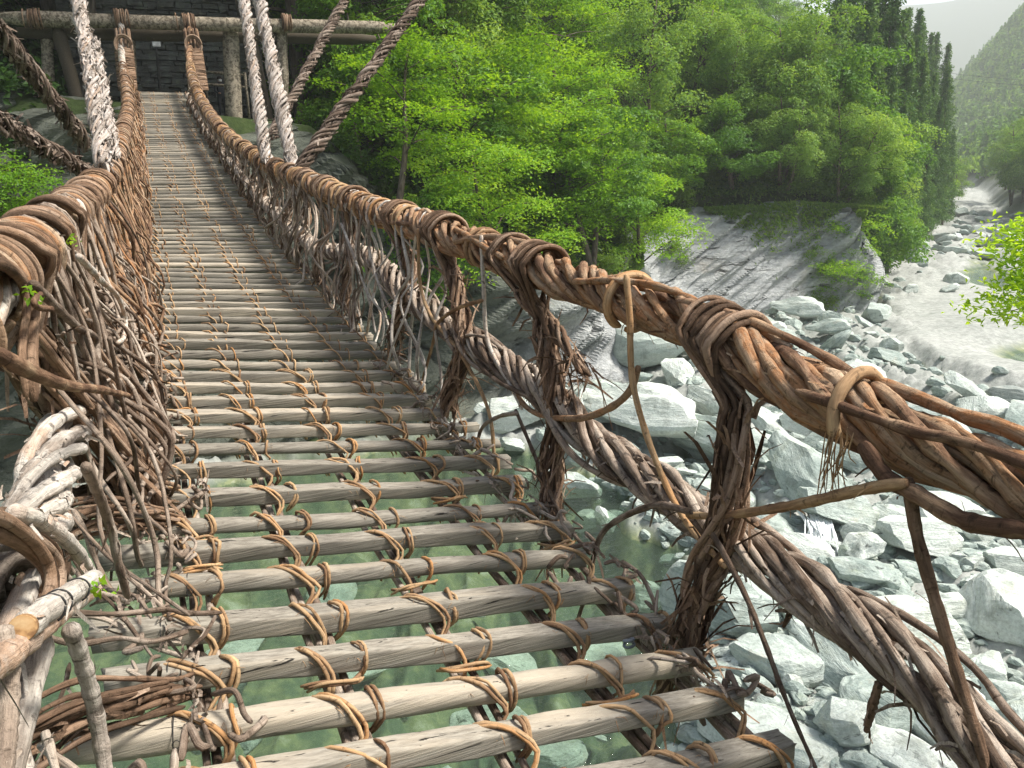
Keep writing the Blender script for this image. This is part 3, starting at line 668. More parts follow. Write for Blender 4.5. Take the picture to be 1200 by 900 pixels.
for px, ytop, D in ((985, -40, 78), (1005, -55, 84), (1022, -35, 80), (1040, -40, 88), (1052, -20, 84), (1062, 8, 92), (1068, 45, 86), (1076, 40, 98), (1084, 62, 96), (1090, 92, 104), (1096, 84, 112), (1103, 118, 108), (1108, 128, 120), (1112, 76, 118), (1030, 40, 74), (1012, 60, 72), (1048, 90, 76), (1060, 120, 80), (1075, 140, 88), (1090, 160, 96), (1000, 110, 68), (1020, 130, 66), (1040, 160, 68), (1118, 150, 132), (1060, 60, 110), (1045, 0, 106), (1030, -20, 104)):
    v = ray(px, ytop); v = v/np.hypot(v[0], v[1]); p = v*D; zb = p[2]-rng.uniform(17, 21); sc = (p[2]-zb)/20.5
    zt = tz(p[0], p[1]); zb = max(zb, zt-.3) if zt > zb else zb; h = p[2]-min(zb, zt); sc = max(.45, h/21)
    plant('conifer', p[0], p[1], sc, 'tall conifer in the dense stand closing the river bend', 'conifer', 'conifers closing the river bend', z=p[2]-21*sc, szz=1.0)
for k in range(26):
    px = rng.uniform(985, 1118); D = np.interp(px, [985, 1050, 1118], [62, 74, 118])+rng.uniform(0, 10); v = ray(px, 250); v = v/np.hypot(v[0], v[1]); p = v*D
    d_ = polydist(A([p[0]]), A([p[1]]), FOOT, HC)[0][0]
    if d_ < .8: continue
    plant(rng.choice(['broad', 'fine']), p[0], p[1], rng.uniform(.75, 1.2), 'fresh green broadleaf tree below the conifer stand', 'tree', 'broadleaf trees below the conifers', lean=(.05, .08))
print('TREES', nt)
# canopy added round the landing to shade it, its crowns hanging above the picture
for x, y in ((-7, 37), (-3, 40), (3.5, 39.5), (8.5, 37.5), (-11, 35), (12, 38), (.5, 43), (7, 43), (-8, 43), (-14, 40), (6.5, 34.8), (10, 33.8), (4.8, 37), (-5.5, 35), (14, 35.5), (-9.5, 39), (17, 38), (7.5, 32.6), (11.5, 33), (3.5, 41), (-2, 37.5)):
    while tz(x, y) < .8: y += .4
    plant('canopy', x, y, rng.uniform(.95, 1.15), 'dark tall trunk standing round the bridge landing, its unseen crown shading it', 'tree', 'tall trees round the landing', name='broadleaf_tree')
# two bright maples that stand out
for px, py, Y, sc, lab in ((705, 150, 33.5, .85, 'brightest maple leaning out above the layered rock bank'), (600, 190, 31.5, .8, 'green maple spreading low behind the middle of the handrail'), (470, 60, 30.5, .75, 'maple with bright tips beside the dark hanging ropes'), (760, 215, 38, .85, 'maple drooping over the left end of the grey cliff')):
    P = atY(px, py, Y); plant('maple', P[0], P[1]+1.2, sc, lab, 'tree', None, z=P[2]-6.6*sc, lean=(.05, .2))
# shrubs on the cliff top and at the cliff foot
for k in range(46):
    s = rng.uniform(S[6], S[13]+6); p, nn, H = foot_at(s); p = p+nn*(H*INS(H)+.4+rng.uniform(0, 3.6))
    plant('shrub', p[0], p[1], rng.uniform(.6, 1.2), 'light green shrub on the grassy cliff top', 'shrub', 'cliff top shrubs')
for px, py, sc, lab in ((965, 350, .9, 'small bush growing from the rocks at the cliff foot'), (925, 338, .5, 'tiny green tuft bush left of the cliff foot bush')):
    P = atZ(px, py, BED+1.2); plant('shrub', P[0], P[1], sc, lab, 'shrub', None, z=P[2]-.6)
# left bank, across the water
for k in range(16):
    x = rng.uniform(-26, -6.5); plant(rng.choice(['maple', 'broad']), x, (36 if x > -8.5 else 33.2)+rng.uniform(0, 6)-.12*x, rng.uniform(.6, .95), 'shaded green tree on the bank left of the gate', 'tree', 'trees left of the gate', lean=(0, .1))
for x, z_, sc in ((-3.6, -4.6, .5), (-5.0, -3.6, .62), (-6.6, -4.4, .6), (-8.0, -3.4, .62), (-9.8, -4.2, .66), (-4.4, -6.4, .5), (-7.2, -6.6, .6), (-11.5, -4.0, .66)):
    plant('maple', x, 31.0-.06*x+rng.uniform(-.2, .3), sc, 'small maple rooted in the rock wall left of the bridge end', 'tree', 'maples on the rock wall', lean=(0, .22), z=z_)
for x, y, sc in ((8.6, 35.6, .75), (10.6, 34.6, .8), (9.4, 38.4, .85), (-6.6, 36.6, .7), (-8.6, 35.6, .75), (-5.6, 39.8, .8), (7.4, 39.6, .8), (12.4, 36.6, .8)):
    plant('broad', x, y, sc, 'low shaded broadleaf crowding the landing beside the log gate', 'tree', 'low trees beside the gate', lean=(0, .12))
# right bank hillside
for k in range(150):
    s_ = rng.uniform(.0, 1); i0 = rng.uniform(2.3, 6.4); k0 = int(i0); p = RF[k0]+(RF[k0+1]-RF[k0])*(i0-k0); d = RF[k0+1]-RF[k0]; d /= np.linalg.norm(d)
    u = 1.5+38*s_**1.3; p = p+A([d[1], -d[0]])*u
    a = math.degrees(math.atan2(p[0], p[1]))
    if a < 50.75 or a > 57: continue
    con = rng.random() < (.3 if u > 14 else .05)
    plant('conifer' if con else rng.choice(['broad', 'fine']), p[0], p[1], rng.uniform(.5, .8) if con else rng.uniform(.7, 1.15),
          ('dark pointed conifer on the right bank hillside' if con else 'light green rounded tree on the right bank hillside'), 'conifer' if con else 'tree', 'right bank conifers' if con else 'right bank trees')
# undergrowth over the whole slope: uncountable
mb = MB(); n = 130000
sr = S[3]-8+(S[15]-S[3]+8)*rng.random(n)**1.25; k = np.clip(np.searchsorted(S, sr)-1, 0, len(seg)-1)
px_, py_ = np.interp(sr, S, FOOT[:, 0]), np.interp(sr, S, FOOT[:, 1]); dd = (FOOT[k+1]-FOOT[k])/seg[k][:, None]
u = (lambda h: h*INS(h))(np.interp(sr, S, HC))+.25+34*rng.random(n)**1.8
X = px_-dd[:, 1]*u; Y = py_+dd[:, 0]*u; keep = ~((X > -2.6) & (X < 6.8) & (Y < 38.5)); X, Y, u = X[keep], Y[keep], u[keep]
Z, _, _ = terrain(X, Y); cl = fbm(P2(X*.5, Y*.5), 3, 77)
Z = Z+np.abs(rng.normal(size=len(X)))*.35*(1+cl)+.05
Nn = rng.normal(size=(len(X), 3))*.6+A([0, -.35, 1]); Nn /= np.linalg.norm(Nn, axis=1, keepdims=True)
leaf_quads(np.stack([X, Y, Z], -1), Nn, rng.uniform(.18, .42, len(X)), np.clip(.45+.6*cl+rng.normal(size=len(X))*.15, 0, 1), mb)
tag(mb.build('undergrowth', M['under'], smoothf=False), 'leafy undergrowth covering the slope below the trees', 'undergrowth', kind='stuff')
mb = MB(); n = 26000       # grass fringe hanging over the cliff top
sr = rng.uniform(S[5]+2, S[12]+3, n); k = np.clip(np.searchsorted(S, sr)-1, 0, len(seg)-1)
px_, py_ = np.interp(sr, S, FOOT[:, 0]), np.interp(sr, S, FOOT[:, 1]); dd = (FOOT[k+1]-FOOT[k])/seg[k][:, None]
H_ = np.interp(sr, S, HC); pat = np.clip(.25+2.2*fbm(P2(sr*.2, sr*0), 4, 81), 0, 1.6); dn = -np.abs(rng.normal(size=n))*1.1*pat; u = H_*.36*(1+dn/H_)-.15+rng.uniform(-.3, .2, n)
upm = rng.random(n) < .45; u = np.where(upm, H_*.36+.1+rng.random(n)*4, u)
X = px_-dd[:, 1]*u; Y = py_+dd[:, 0]*u; Z = np.where(upm, terrain(X, Y)[0]+.1+.3*rng.random(n), BED+H_+dn*1.0+.1)
Nn = rng.normal(size=(n, 3))*.5+A([.2, -.7, .6]); Nn /= np.linalg.norm(Nn, axis=1, keepdims=True)
leaf_quads(np.stack([X, Y, Z], -1), Nn, rng.uniform(.2, .45, n), rng.random(n), mb, .3)
tag(mb.build('grass', M['grassy'], smoothf=False), 'bright grass hanging over the edge of the grey cliff', 'grass', kind='stuff')
# far-off wood on the hazy mountainside
mb = MB(); n = 3600
a = np.radians(rng.uniform(49.8, 57, n)); r = 250+560*rng.random(n)**.8; X, Y = r*np.sin(a), r*np.cos(a); Z, D_, R_ = terrain(X, Y)
ok = (R_ > 2)
for x, y, z in zip(X[ok], Y[ok], Z[ok]):
    con = rng.random() < .45; R = rng.uniform(2.2, 4.5)*(.6 if con else 1); Hh = R*(4.5 if con else 1.6); m = 42
    uu = rng.normal(size=(m, 3)); uu /= np.linalg.norm(uu, axis=1, keepdims=True)
    h = rng.random(m)
    if con: C = np.stack([uu[:, 0]*R*(1-h), uu[:, 1]*R*(1-h), h*Hh], -1)
    else: C = uu*A([R, R, Hh*.5])*rng.uniform(.75, 1, m)[:, None]+A([0, 0, Hh*.6])
    leaf_quads(C+A([x, y, z]), uu, rng.uniform(1.0, 2.2, m), np.clip((.05 if con else .45)+.4*rng.random(m), 0, 1), mb, .8)
tag(mb.build('far_forest', M['broad'], smoothf=False), 'hazy mixed forest on the mountainside up the valley', 'forest', kind='stuff')
# bright leafy branch hanging in from the right, its tree standing outside
tr, cr = MB(), MB(); D0 = 11.0
def atD(px, py, D): v = ray(px, py); return v*D
b0 = atD(1420, 340, D0+.3); ends = []
gz = tz(b0[0]+1.2, b0[1])
tr.tube(spline([A([b0[0]+1.6, b0[1]-.2, gz-.3]), A([b0[0]+1.1, b0[1], gz+6]), A([b0[0]+.6, b0[1], b0[2]-.5]), A([b0[0]+.9, b0[1]+.4, b0[2]+4.5])], 20), np.linspace(.22, .05, 20), 8)
for (p1, p2, p3) in (((1300, 285), (1225, 262), (1186, 285)), ((1310, 330), (1230, 320), (1176, 330)), ((1320, 370), (1240, 355), (1178, 366)), ((1300, 300), (1230, 290), (1192, 300)), ((1300, 345), (1230, 340), (1188, 350))):
    B = spline([b0+A([.6, 0, -.3]), atD(*p1, D0+.2), atD(*p2, D0), atD(*p3, D0)], 12); tr.tube(B, np.linspace(.05, .006, 12), 5); ends.append(B)
for B in ends:
    for s in range(24):
        c = B[int(rng.integers(6, 12))]+rng.normal(size=3)*A([.14, .2, .12]); n = 46
        C = c+rng.normal(size=(n, 3))*A([.14, .14, .07])-A([0, 0, 1])*(rng.random(n)**2)[:, None]*.16
        Nn = rng.normal(size=(n, 3))*.5+A([0, 0, .9]); Nn /= np.linalg.norm(Nn, axis=1, keepdims=True)
        leaf_quads(C, Nn, rng.uniform(.07, .13, n), np.clip(.45+.55*rng.random(n), 0, 1), cr, .5)
for s in range(70):
    c = b0+A([1.5, .2, 1.5])+rng.normal(size=3)*A([.55, .8, 1.3]); n = 60
    leaf_quads(c+rng.normal(size=(n, 3))*.25, (lambda q: q/np.linalg.norm(q, axis=1, keepdims=True))(rng.normal(size=(n, 3))*.5+A([0, 0, .9])), rng.uniform(.06, .11, n), np.clip(.35+.6*rng.random(n), 0, 1), cr, .5)
root = empty('leafy_tree', (b0[0]+1.6, b0[1]-.2, gz), world=True)
tag(root, 'bright green leafy branch reaching in at the right edge over the gravel', 'tree')
tr.build('trunk', M['trunk'], root); cr.build('crown', M['sprig'], root, smoothf=False)

# ------------------------------------------------------------------ the vine bridge
_ky = A([-3, 0, 2, 3, 4, 5, 6, 7.5, 9, 11, 13, 15, 17, 19, 22, 25.5, 28.7, 32, 34]); _kz = A([-1.62, -1.616, -1.60, -1.58, -1.55, -1.51, -1.46, -1.40, -1.32, -1.18, -1.0, -.77, -.47, -.12, .33, .95, 1.65, 2.38, 2.6])
_yy = np.linspace(-3, 34, 371); _zz = np.convolve(np.pad(np.interp(_yy, _ky, _kz), 8, 'edge'), np.ones(17)/17, 'valid')
def dkz(y): return np.interp(y, _yy, _zz)
def tilt(y): return np.interp(y, [0, 5.6, 9.8, 14, 20], [-.185, -.128, -.085, -.04, 0])
def dk(x, y): return dkz(y)+tilt(y)*(x-.64)
BASE = (.64, 33.0, 2.2)
bridge = empty('vine_bridge', BASE, world=True)
tag(bridge, 'long suspended footbridge of twisted wild vines with weathered split log planks over the green river', 'bridge')

# --- planks
PW, PH = .083, .069
near = [1.10, 1.36, 1.62, 1.86, 2.08, 2.34, 2.61, 2.91, 3.18, 3.42, 3.74, 4.07, 4.37, 4.66, 4.95, 5.23, 5.53, 5.82, 6.1]
RIGHT = [None, None, (920, 886), (865, 828), (820, 782), (785, 733), (737, 688), (683, 652), (668, 620), (645, 590), (613, 557), (597, 537), (583, 515), (560, 497)]
LEFT = [None, None, None, (68, 893), None, (124, 805), (108, 752), None, None, (90, 636), (95, 600)]
ys = list(near); y = 6.1
while len(ys) < 100: y += .318; ys.append(y)
LINES = [-.10, .27, .70, 1.13, 1.47]
far_lash = MB()
for i, y in enumerate(ys):
    xr = 1.60+rng.normal()*.05; xl = (-.35 if i < 12 else -.34)+rng.normal()*.05
    if i < len(RIGHT) and RIGHT[i]: xr = atY(*RIGHT[i], y)[0]
    if i < len(LEFT) and LEFT[i]: xl = atY(*LEFT[i], y)[0]
    nearp = i < 26; n = 40 if nearp else 14; k = 16 if nearp else 8
    t_ = np.linspace(0, 1, n); x = xl+(xr-xl)*t_
    zc = dk(x, y)-.012+wob(n, .006, .8); yc = y+wob(n, .008, .7)
    w = PW*.5*rng.uniform(.85, 1.12)*(1+wob(n, .06, 1.2)); h = PH*.5*rng.uniform(.85, 1.15)*(1+wob(n, .07, 1.4))
    rnd = rng.random() < .28; pw = .7 if rnd else .2
    a = np.arange(k)*2*PI/k+PI/k
    sy = np.sign(np.cos(a))*np.abs(np.cos(a))**pw; sz = np.sign(np.sin(a))*np.abs(np.sin(a))**pw
    rl = rng.normal()*.05+.02*np.sin(2*t_+rng.random()*6)
    Yp = w[:, None]*sy[None]; Zp = h[:, None]*sz[None]
    V = np.stack([np.repeat(x[:, None], k, 1), yc[:, None]+Yp*np.cos(rl)[:, None]-Zp*np.sin(rl)[:, None], zc[:, None]+Yp*np.sin(rl)[:, None]+Zp*np.cos(rl)[:, None]], -1)
    if nearp: V += (fbm(V*A([3, 30, 30]), 3, 200+i)*.006)[..., None]*A([0, 1, 1.])
    V[0, :, 0] += rng.normal(size=k)*.004; V[-1, :, 0] += rng.normal(size=k)*.004
    ii = np.arange(n-1)[:, None]*k; jj = np.arange(k)[None]
    q = np.stack([ii+jj, ii+k+jj, ii+k+(jj+1) % k, ii+(jj+1) % k], -1).reshape(-1, 4)
    V = V.reshape(-1, 3); c0, c1 = V[:k].mean(0), V[-k:].mean(0); m = len(V); V = np.vstack([V, c0, c1])
    j1 = np.arange(k); tr_ = np.vstack([np.stack([j1, (j1+1) % k, np.full(k, m)], -1), np.stack([m-k+(j1+1) % k, m-k+j1, np.full(k, m+1)], -1)])
    mb = MB(); mb.add(V, q, rng.random(), V-A([0, y, 0])+rng.random(3)*A([40, 9, 9]), tr_)
    pk = mb.build('plank', M['plank'], bridge)
    # lashings of this plank
    pitch = (ys[i+1]-y) if i+1 < len(ys) else .318
    hw, hh_ = w.mean(), h.mean()
    for li, lx in enumerate(LINES):
        if i < 30: r = .0063
        else: r = .0085
        kk_ = 6 if i < 20 else 4
        for which in range(2):
            x0 = lx+(.0 if which == 0 else .125)+rng.normal()*.012
            if i > 34 and rng.random() < .25: continue
            if x0 > xr-.03 or x0 < xl+.03: continue
            z0 = dk(x0, y)-.012
            sl = (.075 if which == 0 else .012)+rng.normal()*.012   # the slanting turn crosses towards the next plank
            lb = MB() if i < 24 else far_lash
            for s2 in range(2 if i < 18 and rng.random() < .75 else 1):
                o = s2*.0145
                if which == 0:
                    P = [(x0+o-.02, y+hw*1.3+pitch*.3, z0-.10), (x0+o-sl*.75, y+hw+r, z0+.2*hh_), (x0+o-sl*.35, y+hw*.6, z0+hh_+r*.9), (x0+o+sl*.3, y-hw*.6, z0+hh_+r*.9), (x0+o+sl*.8, y-hw-r, z0+.1*hh_), (x0+o+sl*1.15, y-hw*1.15-.02, z0-hh_*1.3), (x0+o*.5+.05, y-hw*1.2-.05, z0-.10)]
                else:
                    P = [(x0+o-.02, y+.01, z0-hh_-r*2), (x0+o, y+hw+r, z0-.3*hh_), (x0+o, y+hw*.6, z0+hh_+r), (x0+o+sl, y-hw*.6, z0+hh_+r), (x0+o+sl, y-hw-r, z0-.2*hh_), (x0+o, y-hw*.9, z0-hh_-.012), (x0+o-.02, y-.01, z0-.09)]
                P = A(P); P = P+rng.normal(size=P.shape)*.004
                lb.tube(spline(P, 16 if i < 20 else 8), r*rng.uniform(.8, 1.25), kk_)
            if i < 14:      # frayed fibres
                for f in range(6):
                    p = A([x0+rng.normal()*.012, y-hw*rng.uniform(.2, 1.1), z0+hh_*rng.uniform(.3, 1)+r]); d = rng.normal(size=3)*A([.022, .012, .012])+A([0, -.008, -.012])
                    lb.tube(A([p, p+d*.6, p+d+A([0, 0, -.008])]), .0011, 3)
            if i < 24: lb.build('lashing', M['orange'], pk, L=(0, 0, 0))
        if i < 16 and rng.random() < .2 and not (kb := MB()).v:   # knots behind the plank
            xk = lx+.06; p = A([xk, y-hw-.04, dk(xk, y)-hh_-.02])
            for s2 in range(3):
                kb.tube(spline([p+A([-.09, .02, -.01+s2*.012]), p+A([-.03, -.02, .018]), p+A([.05, -.015, .012]), p+A([.1, .025, -.015])]+rng.normal(size=(4, 3))*.008, 12), r, 6)
            kb.build('knot', M['orange'], pk, L=(0, 0, 0))
far_lash.build('lashing', M['orange'], bridge)['kind'] = 'stuff'
# --- carrier vines running under the planks
mb = MB()
for lx in LINES:
    for s in range(3):
        x0 = lx+.06+(s-1)*.032; n = 260; yv = np.linspace(.8, 32.2, n)
        P = np.stack([x0+wob(n, .018, 9), yv, dk(x0, yv)-.085-.02*(s == 1)+wob(n, .008, 14)], -1)
        mb.tube(P, .0145*rng.uniform(.8, 1.2), 7, rough=.1)
mb.build('carrier_vine', M['grey'], bridge)
# edge poles hidden in the weave
mb = MB()
for x0 in (-.24, 1.62):
    yv = np.linspace(7.5, 32.2, 130); mb.tube(np.stack([x0+wob(130, .03, 6)-.18*np.sign(x0-.6)*smooth(8, 25, yv), yv, dk(x0, yv)+.045+wob(130, .02, 8)], -1), .026, 8)
mb.build('edge_vine', M['brown'], bridge)

# --- helper for ropes
def flakes(mb, P, R, n, Lr=(.03, .12), w=.006, down=1.0):
    T, N_, B_ = frames(P)
    for _ in range(n):
        i = int(rng.integers(len(P))); a = rng.random()*2*PI; o = N_[i]*math.cos(a)+B_[i]*math.sin(a); L = rng.uniform(*Lr)
        p = P[i]+o*(R[i] if np.ndim(R) else R)*.97; d = T[i]*rng.choice([-1, 1])*rng.uniform(.6, 1.2)+o*rng.uniform(.08, .35)+A([0, 0, -.8*down*rng.random()])
        d /= np.linalg.norm(d); s = np.cross(d, o+rng.normal(size=3)*.3); s /= np.linalg.norm(s)+1e-9; c = rng.normal(size=3)*.4
        mb.strip([p, p+d*L*.35, p+d*L*.7+c*L*.3, p+d*L+c*L*.7+A([0, 0, -.15*L*down])], A([w, w*.95, w*.9, w*.55])*rng.uniform(.5, 1.4), s)
def rope(mb, C, R, nst, r, pitch, k=8, jit=.2, inner=0, rough=.12, seed_tw=1, taper=None):
    C = np.asarray(C); n = len(C); T, N_, B_ = frames(C); R = np.broadcast_to(np.asarray(R, float), (n,))
    ln = np.concatenate([[0], np.cumsum(np.linalg.norm(np.diff(C, axis=0), axis=1))])
    for s in range(nst+inner):
        inn = s >= nst; Lt = ln[-1]
        ph = s*2*PI/nst+rng.normal()*.12
        an = ph+seed_tw*2*PI*ln/pitch+wob(n, .35, Lt*.22)
        rad = R*(.45 if inn else 1)*(1+wob(n, jit, Lt*.35))
        P = C+N_*(np.cos(an)*rad)[:, None]+B_*(np.sin(an)*rad)[:, None]
        mb.tube(P, r*rng.uniform(.72, 1.3)*(1+wob(n, .12, Lt*.5))*(1 if taper is None else taper), k, rough=rough)
def dense(path, ds0, ds1, ysw=6.5):
    P = spline(path, 1500); ln = np.concatenate([[0], np.cumsum(np.linalg.norm(np.diff(P, axis=0), axis=1))])
    out = [0.0]
    while out[-1] < ln[-1]:
        yv = np.interp(out[-1], ln, P[:, 1]); out.append(out[-1]+(ds0 if yv < ysw else ds1))
    o = A(out); return np.stack([np.interp(o, ln, P[:, c]) for c in range(3)], -1)
def rail_y(C, y): return A([np.interp(y, C[:, 1], C[:, 0]), y, np.interp(y, C[:, 1], C[:, 2])])
def resmp(C, y0, y1, ds):
    yv = np.arange(y0, y1, ds); return np.stack([np.interp(yv, C[:, 1], C[:, 0]), yv, np.interp(yv, C[:, 1], C[:, 2])], -1)

# --- right handrail
HP = [(1200, 573), (1100, 532), (1000, 481), (900, 432), (800, 376), (700, 340), (600, 303), (500, 267), (430, 243), (370, 217)]
RH = [A([1.8, -.9, -.98]), A([1.8, .2, -.91])]+[atX(px, py, 1.8) for px, py in HP[:-1]]+[atY(370, 217, 9.9), atY(330, 200, 12.4), atY(300, 184, 14.8), atY(260, 152, 19.5), atY(235, 116, 25), atY(224, 85, 29.5), atY(222, 60, 32.2), atY(222, 24, 33.2)]
RH = dense(RH, .03, .09)
n6 = int(np.argmax(RH[:, 1] > 7.0))
mb = MB()
tw = np.interp(RH[:, 1], [0, 2.4, 4, 6, 12, 30], [.066, .07, .08, .085, .082, .082])
rope(mb, RH[:n6], tw[:n6], 12, .0195, 1.15, 9, .27, inner=4, rough=.27)
rope(mb, RH[n6-2:], tw[n6-2:], 9, .027, .8, 6, .15, inner=2)
for _ in range(15):    # loose extra vines riding on the rope
    y0 = rng.uniform(.4, 6); C = resmp(RH, y0, y0+rng.uniform(.7, 1.5), .035); m = len(C); T, N_, B_ = frames(C); a = rng.uniform(-1.4, 1.6)+np.linspace(0, rng.uniform(.5, 3), m)*rng.choice([1, 1, -.6])
    Rr = .095+.025*np.sin(np.linspace(0, PI, m)); mb.tube(C+N_*(np.cos(a)*Rr)[:, None]+B_*(np.sin(a)*Rr)[:, None], .0165*rng.uniform(.8, 1.3), 8, rough=.2)
flakes(mb, RH[:n6], .095, 260, (.02, .08), .004, .5)
mb.build('handrail', M['rail'], bridge)
# --- left handrail
LHp = [A([-.44, -.9, -.44]), A([-.45, 1.0, -.40]), atX(-40, 348, -.46), atX(20, 306, -.47), atX(62, 264, -.50), atY(108, 226, 7.6), atY(130, 195, 11.2), atY(145, 152, 18), atY(150, 122, 24), atY(146, 92, 29), atY(142, 60, 32.2), atY(142, 22, 33.2)]
LH = dense(LHp, .03, .09); n6 = int(np.argmax(LH[:, 1] > 6.5)); mb = MB()
tw = np.interp(LH[:, 1], [0, 6, 12, 30], [.07, .075, .08, .08])
rope(mb, LH[:n6], tw[:n6], 11, .021, .8, 9, .22, inner=3, seed_tw=-1, rough=.2); rope(mb, LH[n6-2:], tw[n6-2:], 9, .026, .8, 6, .15, inner=2, seed_tw=-1)
flakes(mb, LH[:n6], .092, 220, (.02, .08), .004, .5); mb.build('handrail', M['pale'], bridge)
# --- lower side cables
LP = [(1170, 890), (1100, 812), (1040, 760), (960, 702), (860, 637), (780, 572), (700, 518), (640, 460), (560, 405), (480, 345), (430, 300)]
RL = [A([1.78, -.6, -1.66]), A([1.78, .4, -1.55])]+[atX(px, py, 1.78) for px, py in LP]
for yv in (10, 14, 18, 22, 26, 30): RL.append(A([1.68-.012*(yv-10), yv, dk(1.6, yv)+.42-.008*yv]))
RL = dense(RL, .03, .1); n6 = int(np.argmax(RL[:, 1] > 7.0)); mb = MB()
tw = np.interp(RL[:, 1], [0, 2.5, 6, 30], [.06, .066, .078, .085])
rope(mb, RL[:n6], tw[:n6], 11, .0175, 1.4, 9, .28, inner=4, rough=.2); rope(mb, RL[n6-2:], tw[n6-2:], 8, .02, .9, 5, .2, inner=2)
for _ in range(16):
    y0 = rng.uniform(.3, 6.5); C = resmp(RL, y0, y0+rng.uniform(.4, 1.1), .035); m = len(C); T, N_, B_ = frames(C); a = rng.uniform(0, 6)+np.linspace(0, rng.uniform(-2, 3), m)
    Rr = .08+.045*np.sin(np.linspace(0, PI, m)); mb.tube(C+N_*(np.cos(a)*Rr)[:, None]+B_*(np.sin(a)*Rr)[:, None], .013*rng.uniform(.8, 1.4), 7, rough=.15)
flakes(mb, RL[:n6], .08, 560, (.03, .13), .006, 1.0)
mb.build('lower_cable', M['grey'], bridge)
LL = [A([-.36, .4, -1.35]), atX(-20, 760, -.37), atX(18, 660, -.38), atX(55, 565, -.385), atX(78, 500, -.39), atX(108, 428, -.385)]
LL += [A([-.36, yv, dk(-.3, yv)+.22]) for yv in (6.5, 8, 11, 15, 20, 25, 30)]
LL = dense(LL, .025, .1, 5.5); n6 = int(np.argmax(LL[:, 1] > 5.6)); mb = MB()
rope(mb, LL[:n6], .062, 8, .021, 1.6, 9, .22, inner=3, rough=.16); rope(mb, LL[n6-2:], .075, 7, .02, .9, 5, .2, inner=2)
flakes(mb, LL[:n6], .085, 380, (.015, .05), .005, .2)
mb.build('lower_cable', M['pale'], bridge)

# --- hangers
def hanger(RC, y0, endpts, ns, r, side, Rh=.125, spread=.022, mat='brown', wraps=1, tuft=12, twist=1.6, k=7, bund=.05, dy=.0):
    """ns strands go over the handrail at y0 and run down along endpts as a twisted bundle"""
    mb = MB(); c0 = rail_y(RC, y0); inw = -side
    E_ = spline([c0+A([0, 0, -Rh*1.2])]+[A(e) for e in endpts], 26); T, N_, B_ = frames(E_)
    for s in range(ns):
        ax = (s-(ns-1)/2)*spread; c = rail_y(RC, y0+ax)
        Rr = Rh+r+rng.random()*.03; ax += rng.normal()*spread*.35; c = rail_y(RC, y0+ax)
        loop = []
        for a in np.linspace(-.55*PI, .98*PI, 11):      # outer side, over the top, inner side
            loop.append(c+A([side*math.cos(a)*Rr, ax*.3*math.sin(a)+dy*math.sin(a), math.sin(a)*Rr if a > 0 else math.sin(a)*Rr*1.0]))
        loop = loop[1:]
        ph = rng.random()*6.28; m = len(E_); tt = np.linspace(0, 1, m)
        an = ph+twist*2*PI*tt; rd = bund*(rng.uniform(.3, 1.1))*(1+.25*np.sin(tt*5+ph))*np.linspace(1, .8, m)
        q = E_+N_*(np.cos(an)*rd)[:, None]+B_*(np.sin(an)*rd)[:, None]
        cut = int(m*rng.uniform(.82, 1.0)) if rng.random() < .5 else m
        P = np.vstack([loop, q[3:cut]])
        mb.tube(spline(P, 70 if k > 5 else 34), r*rng.uniform(.7, 1.25), k, rough=.1)
        if rng.random() < .6:      # second leg from the outer side
            an2 = an+2.2; q2 = E_+N_*(np.cos(an2)*rd)[:, None]+B_*(np.sin(an2)*rd)[:, None]
            P = np.vstack([loop[:4][::-1], q2[4:cut]]); mb.tube(spline(P, 50 if k > 5 else 26), r*rng.uniform(.6, 1.1), k, rough=.1)
    if tuft:
        flakes(mb, E_[4:], bund*.95, tuft*5, (.06, .24), .008, .9)
        flakes(mb, E_[-8:], bund, tuft*3, (.05, .16), .005, 1.0)
    return mb.build('hanger', M[mat], bridge)
hanger(RH, atX(852, 395, 1.8)[1], [atX(862, 480, 1.74), atX(858, 590, 1.70), atX(822, 690, 1.66), atX(790, 800, 1.62)], 12, .0115, 1, Rh=.1, spread=.0145, tuft=34, bund=.062, twist=.8)
hanger(RH, atX(633, 312, 1.8)[1], [atX(640, 400, 1.78), atX(655, 470, 1.75), atX(645, 560, 1.68), atX(652, 640, 1.62)], 10, .0115, 1, Rh=.1, spread=.019, tuft=30, bund=.06)
hanger(RH, atX(622, 312, 1.8)[1]+.25, [atX(660, 400, 1.8), atX(690, 440, 1.82)], 4, .012, 1, Rh=.1, spread=.02, tuft=10, bund=.04)
hanger(RH, atX(522, 275, 1.8)[1], [atX(535, 340, 1.77), atX(545, 400, 1.72), atX(530, 450, 1.66), atX(525, 490, 1.62)], 8, .014, 1, Rh=.108, spread=.024, tuft=22, bund=.06)
hanger(RH, atX(470, 257, 1.8)[1], [atX(480, 310, 1.75), atX(468, 370, 1.66), atX(455, 415, 1.60)], 7, .014, 1, Rh=.11, spread=.026, tuft=18, bund=.06)
hanger(RH, 8.1, [A([1.76, 8.1, -.75]), A([1.66, 8.0, -1.1]), A([1.58, 7.95, -1.42])], 7, .014, 1, Rh=.115, spread=.03, tuft=12, bund=.055, k=5)
for yv in np.arange(9.3, 30, 1.15):
    c = rail_y(RH, yv); xe = 1.56-.012*(yv-9); hanger(RH, yv, [c+A([-.03, 0, -.4]), A([xe+.06, yv, dk(xe, yv)+.3]), A([xe, yv-.05, dk(xe, yv)])], 6, .014, 1, Rh=.115, spread=.035, tuft=0, bund=.06, k=4)
